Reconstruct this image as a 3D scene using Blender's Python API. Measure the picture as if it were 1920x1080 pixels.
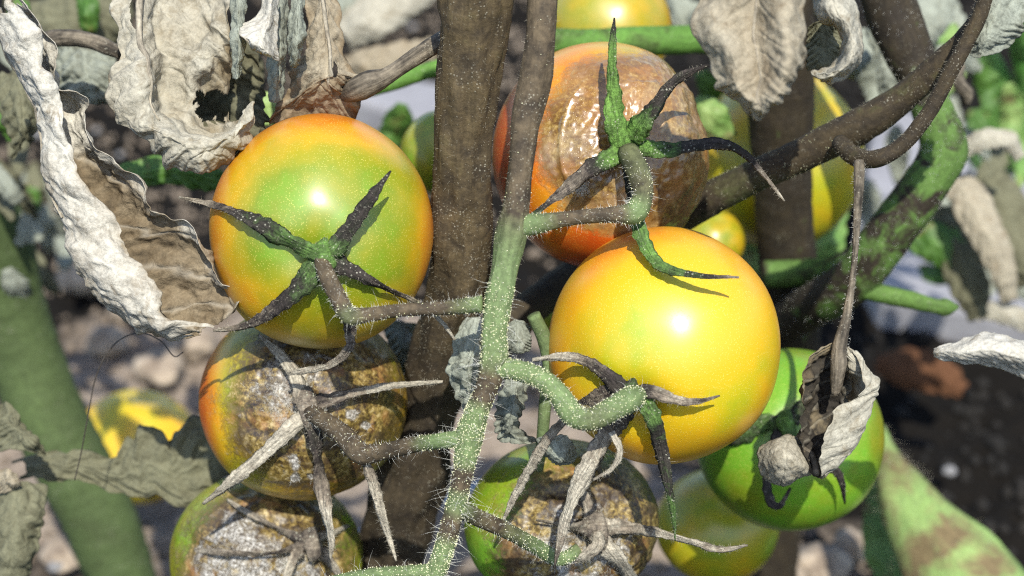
import bpy, math, random
import numpy as np
from mathutils import Vector

for _o in list(bpy.data.objects):
    bpy.data.objects.remove(_o)
S = bpy.context.scene
COL = S.collection
random.seed(7)
RNG = np.random.default_rng(7)

# ------------------------------------------------------------------ camera
CAM_H, PITCH, FPX = 0.50, math.radians(30.0), 3428.0     # height above soil, pitch down, focal length in photo pixels
FWD = np.array([0.0, math.cos(PITCH), -math.sin(PITCH)])
UP = np.array([0.0, math.sin(PITCH), math.cos(PITCH)])
RIGHT = np.array([1.0, 0.0, 0.0])
CAMLOC = np.array([0.0, 0.0, CAM_H])
cd = bpy.data.cameras.new('camera')
cam = bpy.data.objects.new('camera', cd)
COL.objects.link(cam)
cam.location = CAMLOC
cam.rotation_euler = (math.radians(90) - PITCH, 0, 0)
cd.sensor_width = 36.0
cd.lens = 36.0 * FPX / 1920.0
cd.clip_start, cd.clip_end = 0.01, 200.0
cd.dof.use_dof = True
cd.dof.focus_distance = 0.487
cd.dof.aperture_fstop = cd.lens / 6.0
S.camera = cam

# ------------------------------------------------------------------ light
SUN_C = np.array([0.10, 0.40, 0.91])                      # towards the sun: right, up, back to the camera
sun_dir = RIGHT * SUN_C[0] + UP * SUN_C[1] - FWD * SUN_C[2]
sun_dir /= np.linalg.norm(sun_dir)
W = bpy.data.worlds.new('World')
S.world = W
W.use_nodes = True
wn = W.node_tree.nodes
sky = wn.new('ShaderNodeTexSky')
sky.sky_type = 'NISHITA'
sky.sun_disc = False
sky.sun_elevation = math.asin(sun_dir[2])
sky.sun_rotation = math.atan2(sun_dir[0], sun_dir[1])
wn['Background'].inputs['Strength'].default_value = 0.15
W.node_tree.links.new(sky.outputs[0], wn['Background'].inputs['Color'])
sl = bpy.data.lights.new('sun', 'SUN')
sl.energy, sl.angle, sl.color = 4.4, math.radians(0.55), (1.0, 0.945, 0.83)
sun = bpy.data.objects.new('sun', sl)
COL.objects.link(sun)
sun.location = (0, -1, 3)
sun.rotation_euler = Vector(sun_dir).to_track_quat('Z', 'Y').to_euler()
S.view_settings.view_transform = 'Standard'
S.view_settings.look = 'None'
S.view_settings.gamma = 1.0
S.view_settings.exposure = 0.62
S.view_settings.use_curve_mapping = False
S.cycles.use_denoising = False
S.cycles.filter_width = 1.15
S.cycles.max_bounces = 8
S.cycles.transparent_max_bounces = 4
S.cycles.caustics_reflective = False
S.cycles.caustics_refractive = False
S.cycles.sample_clamp_indirect = 6.0

# ------------------------------------------------------------------ helpers
def P(px, py, d):
    """point of the place seen at photo pixel (px, py), d metres along the view axis"""
    return CAMLOC + FWD * d + RIGHT * ((px - 960.0) / FPX * d) + UP * ((540.0 - py) / FPX * d)

def ground_d(py, z=0.0):
    return (CAM_H - z) / (math.sin(PITCH) + (py - 540.0) / FPX * math.cos(PITCH))

_perm = np.random.default_rng(3).permutation(256)
_perm = np.concatenate([_perm, _perm, _perm])
_g3 = np.random.default_rng(4).normal(size=(256, 3))
_g3 /= np.linalg.norm(_g3, axis=1)[:, None]

def perlin(p, scale=1.0, seed=0.0):
    p = np.asarray(p, float) * scale + np.array([seed * 17.13, seed * 7.77, seed * 3.31])
    sh = p.shape[:-1]
    p = p.reshape(-1, 3)
    i = np.floor(p).astype(int)
    f = p - i
    u = f * f * f * (f * (f * 6 - 15) + 10)
    i &= 255
    out = np.zeros(len(p))
    for dx in (0, 1):
        wx = u[:, 0] if dx else 1 - u[:, 0]
        for dy in (0, 1):
            wy = u[:, 1] if dy else 1 - u[:, 1]
            for dz in (0, 1):
                wz = u[:, 2] if dz else 1 - u[:, 2]
                h = _perm[_perm[_perm[(i[:, 0] + dx) & 255] + ((i[:, 1] + dy) & 255)] + ((i[:, 2] + dz) & 255)]
                g = _g3[h]
                out += wx * wy * wz * (g[:, 0] * (f[:, 0] - dx) + g[:, 1] * (f[:, 1] - dy) + g[:, 2] * (f[:, 2] - dz))
    return (out * 1.6).reshape(sh)

def fbm(p, scale, octv=4, seed=0.0, gain=0.5):
    s, a, r = 0.0, 1.0, 0.0
    for k in range(octv):
        r = r + a * perlin(p, scale * 2 ** k, seed + k * 1.7)
        s += a
        a *= gain
    return r / s

def ridged(p, scale, octv=3, seed=0.0):
    s, a, r = 0.0, 1.0, 0.0
    for k in range(octv):
        r = r + a * (1 - 2.2 * np.abs(perlin(p, scale * 2 ** k, seed + k * 2.3)))
        s += a
        a *= 0.5
    return r / s

def sstep(a, b, x):
    t = np.clip((x - a) / (b - a), 0, 1)
    return t * t * (3 - 2 * t)

def crspline(pts, n):
    """Catmull-Rom through rows of pts (k, m) -> (n, m), spread by index"""
    pts = np.asarray(pts, float)
    k = len(pts)
    if k == 2:
        t = np.linspace(0, 1, n)[:, None]
        return pts[0] * (1 - t) + pts[1] * t
    q = np.concatenate([(2 * pts[0] - pts[1])[None], pts, (2 * pts[-1] - pts[-2])[None]])
    t = np.linspace(0, k - 1, n)
    i = np.minimum(t.astype(int), k - 2)
    f = (t - i).reshape((-1,) + (1,) * (pts.ndim - 1))
    a, b, c, d = q[i], q[i + 1], q[i + 2], q[i + 3]
    return 0.5 * (2 * b + (c - a) * f + (2 * a - 5 * b + 4 * c - d) * f ** 2 + (3 * b - a - 3 * c + d) * f ** 3)

ROOT = {}

def tag(o, label=None, cat=None, group=None, kind=None):
    if label: o['label'] = label
    if cat: o['category'] = cat
    if group: o['group'] = group
    if kind: o['kind'] = kind
    return o

def thing(name, loc, label=None, cat=None, group=None):
    o = bpy.data.objects.new(name, None)
    o.empty_display_size = 0.01
    COL.objects.link(o)
    o.location = loc
    ROOT[o.name] = np.array(loc, float)
    return tag(o, label, cat, group)

def mesh_object(name, v, faces, mat, parent=None, attrs=None, origin=None, kind=None, label=None):
    v = np.asarray(v, float)
    if parent is not None:
        origin = ROOT[parent.name]
    elif origin is None:
        c = 0.5 * (v.min(0) + v.max(0))
        origin = np.array([c[0], c[1], v[:, 2].min()])
    me = bpy.data.meshes.new(name)
    if isinstance(faces, np.ndarray):
        nf, k = faces.shape
        me.vertices.add(len(v))
        me.vertices.foreach_set('co', (v - origin).astype(np.float32).ravel())
        me.loops.add(nf * k)
        me.loops.foreach_set('vertex_index', faces.astype(np.int32).ravel())
        me.polygons.add(nf)
        me.polygons.foreach_set('loop_start', np.arange(0, nf * k, k, dtype=np.int32))
        me.update(calc_edges=True)
        me.validate()
    else:
        me.from_pydata((v - origin).tolist(), [], faces)
        me.update()
    me.polygons.foreach_set('use_smooth', np.ones(len(me.polygons), dtype=bool))
    for an, av in (attrs or {}).items():
        at = me.attributes.new(an, 'FLOAT', 'POINT')
        at.data.foreach_set('value', np.asarray(av, np.float32).ravel())
    me.materials.append(mat)
    o = bpy.data.objects.new(name, me)
    COL.objects.link(o)
    if parent is not None:
        o.parent = parent
        ROOT[o.name] = origin
    else:
        o.location = origin
        ROOT[o.name] = np.array(origin)
    if kind: o['kind'] = kind
    if label: o['label'] = label
    return o

def grid_faces(n, m, wrap=False):
    i, j = np.meshgrid(np.arange(n - 1), np.arange(m if wrap else m - 1), indexing='ij')
    j2 = (j + 1) % m
    return np.stack([i * m + j, i * m + j2, (i + 1) * m + j2, (i + 1) * m + j], -1).reshape(-1, 4)

def join(parts):
    vs, fs, n = [], [], 0
    for v, f in parts:
        vs.append(v); fs.append(f + n); n += len(v)
    return np.vstack(vs), np.vstack(fs)

def solid(o, t):
    m = o.modifiers.new('thickness', 'SOLIDIFY')
    m.thickness = t
    m.offset = 0.0
    return o

# ------------------------------------------------------------------ materials
class MT:
    def __init__(s, name):
        s.m = bpy.data.materials.new(name)
        s.m.use_nodes = True
        s.t = s.m.node_tree
        s.b = s.t.nodes['Principled BSDF']
        s.out = s.t.nodes['Material Output']
        s.co = s.t.nodes.new('ShaderNodeTexCoord').outputs['Object']
    def link(s, a, b): s.t.links.new(a, b)
    def put(s, sock, val):
        if isinstance(val, bpy.types.NodeSocket): s.link(val, sock)
        elif isinstance(val, (tuple, list)) and len(val) == 3 and sock.type == 'RGBA': sock.default_value = (*val, 1.0)
        elif sock.type == 'RGBA': sock.default_value = (val, val, val, 1.0)
        else: sock.default_value = val
    def set(s, **kw):
        for k, v in kw.items(): s.put(s.b.inputs[k.replace('_', ' ')], v)
    def attr(s, name):
        n = s.t.nodes.new('ShaderNodeAttribute'); n.attribute_name = name
        return n.outputs['Fac']
    def noise(s, scale, detail=4, rough=0.55, dist=0.0, vec=None):
        n = s.t.nodes.new('ShaderNodeTexNoise')
        s.link(vec or s.co, n.inputs['Vector'])
        n.inputs['Scale'].default_value = scale; n.inputs['Detail'].default_value = detail
        n.inputs['Roughness'].default_value = rough; n.inputs['Distortion'].default_value = dist
        return n.outputs['Fac']
    def streak(s, scale=1100, detail=4, rough=0.65, squash=0.10):
        n = s.t.nodes.new('ShaderNodeCombineXYZ')
        s.link(s.math('MULTIPLY', s.attr('sl'), squash), n.inputs[0]); s.link(s.attr('sa'), n.inputs[1])
        return s.noise(scale, detail, rough, 0.2, vec=n.outputs[0])
    def voro(s, scale, feature='F1', out='Distance', rnd=1.0):
        n = s.t.nodes.new('ShaderNodeTexVoronoi'); n.feature = feature
        s.link(s.co, n.inputs['Vector']); n.inputs['Scale'].default_value = scale
        n.inputs['Randomness'].default_value = rnd
        return n.outputs[out]
    def ramp(s, fac, stops, interp='LINEAR'):
        n = s.t.nodes.new('ShaderNodeValToRGB'); s.put(n.inputs[0], fac)
        e = n.color_ramp.elements; n.color_ramp.interpolation = interp
        while len(e) < len(stops): e.new(0.5)
        for q, (p, c) in zip(e, stops):
            q.position = p
            q.color = (*c, 1.0) if isinstance(c, (tuple, list)) else (c, c, c, 1.0)
        return n.outputs['Color']
    def mix(s, fac, a, b, mode='MIX'):
        n = s.t.nodes.new('ShaderNodeMix'); n.data_type = 'RGBA'; n.blend_type = mode
        s.put(n.inputs[0], fac); s.put(n.inputs[6], a); s.put(n.inputs[7], b)
        return n.outputs[2]
    def math(s, op, a, b=0.0, c=None, clamp=False):
        n = s.t.nodes.new('ShaderNodeMath'); n.operation = op; n.use_clamp = clamp
        s.put(n.inputs[0], a); s.put(n.inputs[1], b)
        if c is not None: s.put(n.inputs[2], c)
        return n.outputs[0]
    def bump(s, height, strength, dist):
        n = s.t.nodes.new('ShaderNodeBump')
        s.put(n.inputs['Height'], height); s.put(n.inputs['Strength'], strength)
        n.inputs['Distance'].default_value = dist
        s.link(n.outputs[0], s.b.inputs['Normal'])
        return n.outputs[0]
    def translucent(s, col, fac):
        t = s.t.nodes.new('ShaderNodeBsdfTranslucent'); s.put(t.inputs['Color'], col)
        x = s.t.nodes.new('ShaderNodeMixShader'); x.inputs[0].default_value = fac
        s.link(s.b.outputs[0], x.inputs[1]); s.link(t.outputs[0], x.inputs[2])
        s.link(x.outputs[0], s.out.inputs['Surface'])

def mat_skin():
    s = MT('tomato_skin')
    rp = s.attr('ripe'); rot = s.attr('rot'); mold = s.attr('mold'); wet = s.attr('wet')
    fine = s.noise(260, 3)
    rp2 = s.math('MULTIPLY_ADD', s.math('SUBTRACT', fine, 0.5), 0.10, rp)
    baseA = s.ramp(rp2, [(0.0, (0.13, 0.31, 0.016)), (0.16, (0.165, 0.225, 0.007)), (0.33, (0.31, 0.26, 0.006)),
                         (0.48, (0.50, 0.29, 0.006)), (0.62, (0.56, 0.215, 0.005)), (0.80, (0.52, 0.105, 0.005)), (1.0, (0.42, 0.04, 0.006))])
    baseB = s.ramp(rp2, [(0.0, (0.14, 0.31, 0.018)), (0.16, (0.25, 0.34, 0.008)), (0.33, (0.45, 0.36, 0.006)),
                         (0.5, (0.63, 0.36, 0.006)), (0.66, (0.66, 0.29, 0.005)), (0.82, (0.60, 0.15, 0.006)), (1.0, (0.5, 0.05, 0.008))])
    base = s.mix(s.attr('gold'), baseA, baseB)
    # pale lenticel dots of the skin
    dv = s.voro(1750)
    dots = s.ramp(dv, [(0.0, 1.0), (0.18, 0.9), (0.32, 0.0)])
    dm = s.math('MULTIPLY', dots, s.ramp(s.noise(140, 2), [(0.35, 0.35), (0.62, 0.95)]))
    base = s.mix(s.math('MULTIPLY', dm, 0.42), base, (0.80, 0.68, 0.16))
    # rot: mottled ochre and brown skin
    n1 = s.noise(150, 5, 0.65, 0.5); n2 = s.noise(760, 4, 0.75, 0.3); n3 = s.noise(75, 4, 0.6, 0.8)
    nm = s.math('ADD', s.math('MULTIPLY', n2, 0.60), s.math('MULTIPLY', n1, 0.40))
    rc = s.ramp(nm, [(0.38, (0.010, 0.007, 0.005)), (0.44, (0.045, 0.027, 0.011)), (0.495, (0.105, 0.072, 0.022)), (0.55, (0.22, 0.155, 0.038)), (0.63, (0.42, 0.34, 0.17))])
    rust = s.ramp(s.noise(95, 3, 0.6, 0.3), [(0.56, 0.0), (0.66, 0.6)])
    rc = s.mix(rust, rc, s.mix(n2, (0.13, 0.045, 0.012), (0.42, 0.22, 0.08)))
    rc = s.mix(s.ramp(n3, [(0.46, 0.0), (0.60, 0.8)]), rc, s.mix(n2, (0.012, 0.008, 0.006), (0.07, 0.045, 0.028)))
    redd = s.mix(s.ramp(s.noise(60, 3), [(0.36, 0.3), (0.6, 0.95)]), rc, s.mix(0.62, rc, (0.36, 0.17, 0.045)))
    redd = s.mix(s.ramp(s.noise(48, 5, 0.7, 0.6), [(0.50, 0.0), (0.64, 0.5)]), redd, s.mix(n2, (0.20, 0.13, 0.06), (0.55, 0.45, 0.28)))
    rc = s.mix(s.ramp(wet, [(0.45, 0.0), (0.9, 1.0)]), rc, redd)
    rotm = s.ramp(s.math('ADD', rot, s.math('MULTIPLY', s.math('SUBTRACT', nm, 0.5), 2.2)), [(0.08, 0.0), (0.34, 0.6), (0.62, 1.0)])
    rotm = s.math('MULTIPLY', rotm, s.ramp(rot, [(0.0, 0.0), (0.12, 1.0)]))
    col = s.mix(rotm, base, rc)
    # mould: grey-white felt
    mn = s.noise(1300, 3, 0.75)
    mc = s.ramp(mn, [(0.36, (0.06, 0.052, 0.043)), (0.5, (0.26, 0.245, 0.22)), (0.66, (0.64, 0.63, 0.60))])
    mm = s.ramp(s.math('ADD', mold, s.math('MULTIPLY', s.math('SUBTRACT', s.noise(240, 5, 0.7, 0.8), 0.5), 1.3)), [(0.44, 0.0), (0.70, 0.92)])
    col = s.mix(mm, col, mc)
    s.set(Base_Color=col)
    rr = s.mix(rotm, 0.46, s.mix(wet, 0.55, 0.22))
    s.put(s.b.inputs['Roughness'], s.mix(mm, rr, 0.95))
    s.put(s.b.inputs['Coat Weight'], s.math('MULTIPLY', s.math('SUBTRACT', 1.0, mm, clamp=True), s.mix(rotm, 0.6, s.mix(wet, 0.1, 0.9)), clamp=True))
    s.set(Coat_Roughness=0.30)
    h = s.math('ADD', s.math('MULTIPLY', dots, 0.06), s.math('MULTIPLY', rotm, s.math('ADD', s.math('MULTIPLY', n1, 0.3), s.math('MULTIPLY', n2, 0.12))))
    h = s.math('ADD', h, s.math('MULTIPLY', mm, s.math('MULTIPLY', mn, 1.2)))
    s.bump(h, 0.75, 0.0008)
    return s.m

def mat_stem(name, brown, green, streak=0.35, dark=(0.022, 0.017, 0.013), lo=0.12, hi=0.85, amp=0.75, nsc=160):
    s = MT(name)
    t = s.attr('tone')
    n1 = s.noise(nsc, 5, 0.65, 0.4); n2 = s.noise(620, 4, 0.7); n3 = s.noise(45, 3, 0.6)
    tt = s.ramp(s.math('ADD', t, s.math('MULTIPLY', s.math('SUBTRACT', n1, 0.5), amp)), [(lo, 0.0), (hi, 1.0)])
    bc = s.mix(s.ramp(n1, [(0.36, 0.75), (0.62, 0.0)]), brown, dark)
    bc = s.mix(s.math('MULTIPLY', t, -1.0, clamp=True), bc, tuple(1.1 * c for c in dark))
    gc = s.mix(s.ramp(n3, [(0.4, 0.0), (0.7, 0.7)]), green, tuple(min(1, c * 1.5) for c in green))
    col = s.mix(tt, bc, gc)
    col = s.mix(0.7, col, s.ramp(n2, [(0.3, 0.45), (0.62, 1.0)]), 'MULTIPLY')
    # pale gland dots and dust
    dots = s.ramp(s.voro(1050), [(0.0, 1.0), (0.20, 0.9), (0.30, 0.0)])
    dm = s.math('MULTIPLY', dots, s.ramp(s.noise(110, 3, 0.7), [(0.52, 0.0), (0.70, 0.45)]))
    st = s.streak(900)
    col = s.mix(streak, col, s.ramp(st, [(0.32, 0.30), (0.60, 1.15)]), 'MULTIPLY')
    col = s.mix(dm, col, (0.58, 0.56, 0.45))
    s.set(Base_Color=col, Roughness=0.78)
    s.b.inputs['Specular IOR Level'].default_value = 0.3
    s.bump(s.math('ADD', s.math('ADD', s.math('MULTIPLY', n2, 0.7), s.math('MULTIPLY', st, streak)), s.math('ADD', s.math('MULTIPLY', dm, 0.6), s.math('MULTIPLY', n1, 0.6))), 0.8, 0.0006)
    return s.m

def mat_sepal():
    s = MT('sepal_tissue')
    t = s.attr('tone')          # 0 dry grey-white, 0.5 blackened, 1 green
    n1 = s.noise(230, 5, 0.7, 0.5); n2 = s.noise(1100, 3, 0.7)
    tt = s.math('ADD', t, s.math('MULTIPLY', s.math('SUBTRACT', n1, 0.5), 0.75))
    col = s.ramp(tt, [(0.05, (0.50, 0.46, 0.37)), (0.24, (0.26, 0.22, 0.17)), (0.42, (0.055, 0.045, 0.042)), (0.6, (0.035, 0.034, 0.026)), (0.74, (0.085, 0.15, 0.045)), (0.95, (0.16, 0.31, 0.065))])
    col = s.mix(0.75, col, s.ramp(n2, [(0.32, 0.40), (0.60, 1.0)]), 'MULTIPLY')
    dots = s.ramp(s.voro(1000), [(0.0, 1.0), (0.18, 0.9), (0.28, 0.0)])
    dm = s.math('MULTIPLY', dots, s.ramp(s.noise(150, 3, 0.7), [(0.48, 0.0), (0.62, 0.7)]))
    col = s.mix(dm, col, (0.62, 0.62, 0.5))
    st = s.streak(1300)
    col = s.mix(0.85, col, s.ramp(st, [(0.34, 0.35), (0.52, 0.9), (0.66, 1.3)]), 'MULTIPLY')
    s.set(Base_Color=col, Roughness=0.85)
    s.b.inputs['Specular IOR Level'].default_value = 0.25
    s.bump(s.math('ADD', s.math('ADD', n2, s.math('MULTIPLY', n1, 0.8)), s.math('MULTIPLY', st, 1.2)), 1.0, 0.0006)
    return s.m

def mat_dry(name, pale, tan, brown, dark, trans=0.14, mott=0.8):
    s = MT(name)
    t = s.attr('tone'); vein = s.attr('vein')
    n1 = s.noise(95, 5, 0.65, 0.6); n2 = s.noise(420, 5, 0.72, 0.4); n3 = s.noise(1500, 3, 0.7)
    tt = s.math('ADD', t, s.math('MULTIPLY', s.math('SUBTRACT', n1, 0.5), mott))
    col = s.ramp(tt, [(0.0, pale), (0.34, tuple(0.6 * a + 0.4 * b for a, b in zip(pale, tan))), (0.55, tan), (0.78, brown), (1.0, dark)])
    col = s.mix(0.65, col, s.ramp(n2, [(0.30, 0.42), (0.56, 1.0)]), 'MULTIPLY')
    col = s.mix(0.4, col, s.ramp(n3, [(0.34, 0.5), (0.6, 1.0)]), 'MULTIPLY')
    r1 = s.ramp(s.voro(230, 'DISTANCE_TO_EDGE'), [(0.0, 1.0), (0.05, 0.6), (0.13, 0.0)])
    r2 = s.ramp(s.voro(620, 'DISTANCE_TO_EDGE'), [(0.0, 1.0), (0.14, 0.0)])
    rt = s.math('ADD', s.math('MULTIPLY', r1, 0.6), s.math('MULTIPLY', r2, 0.3), clamp=True)
    col = s.mix(s.math('MULTIPLY', rt, s.ramp(n1, [(0.4, 0.08), (0.65, 0.45)])), col, tuple(0.45 * c for c in tan))
    blot = s.ramp(s.noise(170, 5, 0.7, 0.6), [(0.55, 0.0), (0.68, 0.75)])
    col = s.mix(blot, col, tuple(0.5 * a + 0.35 * b for a, b in zip(tan, brown)))
    ve = s.math('MULTIPLY', vein, 0.3)
    col = s.mix(ve, col, tuple(min(1, 1.15 * c) for c in pale))
    s.set(Base_Color=col, Roughness=0.9)
    s.b.inputs['Specular IOR Level'].default_value = 0.2
    s.bump(s.math('ADD', s.math('ADD', s.math('MULTIPLY', n2, 0.8), s.math('MULTIPLY', n3, 0.45)), s.math('MULTIPLY', rt, -0.22)), 0.75, 0.0006)
    s.translucent(col, trans)
    return s.m

def mat_green(name, a, b, spot=(0.22, 0.15, 0.06), spotlo=0.58):
    s = MT(name)
    vein = s.attr('vein')
    n1 = s.noise(60, 4, 0.6, 0.4); n2 = s.noise(330, 4, 0.65)
    col = s.mix(s.ramp(n1, [(0.38, 0.0), (0.62, 1.0)]), a, b)
    col = s.mix(s.ramp(s.noise(85, 5, 0.65, 0.5), [(spotlo, 0.0), (spotlo + 0.08, 0.85)]), col, spot)
    col = s.mix(0.45, col, s.ramp(n2, [(0.32, 0.55), (0.6, 1.0)]), 'MULTIPLY')
    col = s.mix(s.math('MULTIPLY', vein, 0.3), col, tuple(min(1, c * 1.8) for c in b))
    s.set(Base_Color=col, Roughness=0.55)
    s.bump(n2, 0.6, 0.0006)
    s.translucent(col, 0.25)
    return s.m

def mat_plain(name, a, b, scale=300, rough=0.8, bd=0.0006, sheen=0.0):
    s = MT(name)
    n = s.noise(scale, 5, 0.65)
    s.set(Base_Color=s.mix(s.ramp(n, [(0.35, 0.0), (0.65, 1.0)]), a, b), Roughness=rough)
    s.b.inputs['Sheen Weight'].default_value = sheen
    s.bump(n, 0.7, bd)
    return s.m

def mat_soil():
    s = MT('garden_soil')
    n1 = s.noise(5.0, 5, 0.6, 0.3); n2 = s.noise(45, 6, 0.7); n3 = s.noise(260, 4, 0.7)
    dry = s.attr('dry')  # also carries the sun and shade painted into the soil
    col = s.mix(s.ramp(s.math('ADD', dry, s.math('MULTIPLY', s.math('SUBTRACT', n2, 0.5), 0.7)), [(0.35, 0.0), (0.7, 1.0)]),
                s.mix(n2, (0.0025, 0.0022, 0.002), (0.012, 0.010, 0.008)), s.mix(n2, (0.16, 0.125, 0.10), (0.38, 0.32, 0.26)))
    col = s.mix(0.7, col, s.ramp(n3, [(0.3, 0.4), (0.62, 1.0)]), 'MULTIPLY')
    s.set(Base_Color=col, Roughness=0.95)
    s.b.inputs['Specular IOR Level'].default_value = 0.15
    s.bump(s.math('ADD', n2, s.math('MULTIPLY', n3, 0.4)), 0.9, 0.004)
    return s.m

M_SKIN = mat_skin()
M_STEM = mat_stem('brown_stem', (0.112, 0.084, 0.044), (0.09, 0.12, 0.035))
M_TRUSS = mat_stem('hairy_truss_stem', (0.128, 0.098, 0.060), (0.125, 0.178, 0.074))
M_BRANCH = mat_stem('dark_branch', (0.064, 0.048, 0.025), (0.07, 0.13, 0.03))
M_REAR = mat_stem('mottled_rear_stem', (0.042, 0.032, 0.018), (0.085, 0.16, 0.035), lo=0.36, hi=0.62, amp=1.9, nsc=120)
M_SEPAL = mat_sepal()
M_BEAD = mat_plain('gland_bead', (0.66, 0.68, 0.36), (0.80, 0.80, 0.60), 900, 0.5)
M_HAIR = mat_plain('plant_hair', (0.70, 0.70, 0.62), (0.82, 0.82, 0.76), 900, 0.5)
M_DOWN = mat_plain('plant_down', (0.36, 0.33, 0.24), (0.52, 0.49, 0.40), 900, 0.6)
M_PALE = mat_dry('pale_dry_leaf', (0.48, 0.46, 0.38), (0.28, 0.235, 0.155), (0.16, 0.125, 0.075), (0.045, 0.04, 0.034))
M_TAN = mat_dry('tan_dry_leaf', (0.42, 0.38, 0.29), (0.27, 0.21, 0.135), (0.15, 0.115, 0.07), (0.04, 0.035, 0.028))
M_GREY = mat_dry('grey_green_dry_leaf', (0.34, 0.37, 0.31), (0.20, 0.21, 0.165), (0.12, 0.115, 0.08), (0.03, 0.03, 0.026))
M_OLIVE = mat_dry('olive_dry_leaf', (0.20, 0.20, 0.13), (0.125, 0.12, 0.075), (0.075, 0.07, 0.045), (0.02, 0.02, 0.016))
M_GREEN = mat_green('green_leaf', (0.055, 0.14, 0.02), (0.10, 0.21, 0.04))
M_LIME = mat_green('pale_green_leaf', (0.13, 0.28, 0.06), (0.30, 0.42, 0.14), (0.20, 0.14, 0.07), 0.56)
M_GRASS = mat_green('grass_blade_green', (0.10, 0.28, 0.05), (0.22, 0.42, 0.12), (0.3, 0.25, 0.08), 0.7)
M_SOIL = mat_soil()
M_CLOD = mat_plain('dry_soil_clod', (0.16, 0.125, 0.095), (0.42, 0.35, 0.27), 90, 0.95, 0.002)
M_STONE = mat_plain('pale_grain', (0.14, 0.14, 0.145), (0.24, 0.24, 0.245), 200, 0.8, 0.001)
M_SLAB = mat_plain('pale_paving', (0.20, 0.20, 0.22), (0.27, 0.27, 0.29), 40, 0.9, 0.001)
M_FIBRE = mat_plain('dark_fibre', (0.03, 0.025, 0.02), (0.06, 0.05, 0.04), 500, 0.6)
M_BLUE = mat_plain('blue_twine', (0.16, 0.23, 0.33), (0.28, 0.35, 0.44), 500, 0.6)

# ------------------------------------------------------------------ tubes, hairs, beads
def tube_geo(pts, nseg=14, step=0.0012, rough=0.06, rfreq=260, flat=1.0, seed=0.0, groove=0.0, world=False, twist=0.0, ridge=0.0, rscale=1.0):
    """pts rows: (px, py, d, radius_px[, tone]); world rows: (x, y, z, radius, tone). Returns verts, faces, tone, frames"""
    A = []
    for p in pts:
        p = list(p)
        if len(p) == 4: p.append(0.0)
        if world: A.append(p)
        else: A.append([*P(p[0], p[1], p[2]), p[3] * p[2] / FPX, p[4]])
    A = np.array(A, float)
    L = np.linalg.norm(np.diff(A[:, :3], axis=0), axis=1).sum()
    n = int(np.clip(L / step, 8, 400))
    C = crspline(A, n)
    c, r, tone = C[:, :3], np.maximum(C[:, 3] * rscale, 0.00006), C[:, 4]
    T = np.gradient(c, axis=0)
    T /= np.linalg.norm(T, axis=1)[:, None]
    N1 = np.cross(T, FWD)
    N1 /= np.maximum(np.linalg.norm(N1, axis=1), 1e-6)[:, None]
    N2 = np.cross(N1, T)
    sl = np.concatenate([[0], np.cumsum(np.linalg.norm(np.diff(c, axis=0), axis=1))])
    if twist:
        ph = twist * 1.6 * perlin(np.stack([sl * 45, 0 * sl, 0 * sl + seed * 3.7], -1)) * sstep(0, 0.3, np.linspace(0, 1, n))
        N1, N2 = N1 * np.cos(ph)[:, None] + N2 * np.sin(ph)[:, None], N2 * np.cos(ph)[:, None] - N1 * np.sin(ph)[:, None]
    a = np.linspace(0, 2 * math.pi, nseg, endpoint=False)
    dirs = N1[:, None, :] * np.cos(a)[None, :, None] + N2[:, None, :] * np.sin(a)[None, :, None] * flat
    pos = c[:, None, :] + dirs * r[:, None, None]
    k = 1 + rough * fbm(pos, rfreq, 3, seed)
    if groove:
        k = k * (1 - groove * np.exp(-((np.abs(np.sin(a)) - 1) / 0.35) ** 2))[None, :]
    if ridge:
        k = k * (1 + ridge * perlin(np.stack([sl[:, None] * 60 + 0 * a[None], 1.3 * np.cos(a)[None] * 2 + 0 * sl[:, None], 1.3 * np.sin(a)[None] * 2 + seed + 0 * sl[:, None]], -1)))
    pos = c[:, None, :] + dirs * (r[:, None] * k)[:, :, None]
    rm = float(np.mean(r))
    sa = np.minimum(a, 2 * math.pi - a)
    SL = np.concatenate([np.repeat(sl, nseg), [sl[0], sl[-1]]]) + seed * 0.1
    SA = np.concatenate([np.tile(sa * rm, n), [0, 0]]) + seed * 0.1
    v = pos.reshape(-1, 3)
    f = grid_faces(n, nseg, True)
    v = np.vstack([v, c[0], c[-1]])
    i0, i1 = n * nseg, n * nseg + 1
    j = np.arange(nseg); j2 = (j + 1) % nseg
    cap0 = np.stack([np.full(nseg, i0), j2, j, j], -1)
    cap1 = np.stack([np.full(nseg, i1), (n - 1) * nseg + j, (n - 1) * nseg + j2, (n - 1) * nseg + j2], -1)
    tn = np.concatenate([np.repeat(tone, nseg), [tone[0], tone[-1]]])
    return v, f, tn, (pos, dirs, tone, cap0[:, :3], cap1[:, :3], SL, SA)

def tube(name, pts, mat, parent=None, **kw):
    v, f, tn, fr = tube_geo(pts, **kw)
    faces = f.tolist() + fr[3].tolist() + fr[4].tolist()
    o = mesh_object(name, v, faces, mat, parent, {'tone': tn, 'sl': fr[5], 'sa': fr[6]})
    return o, fr

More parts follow.
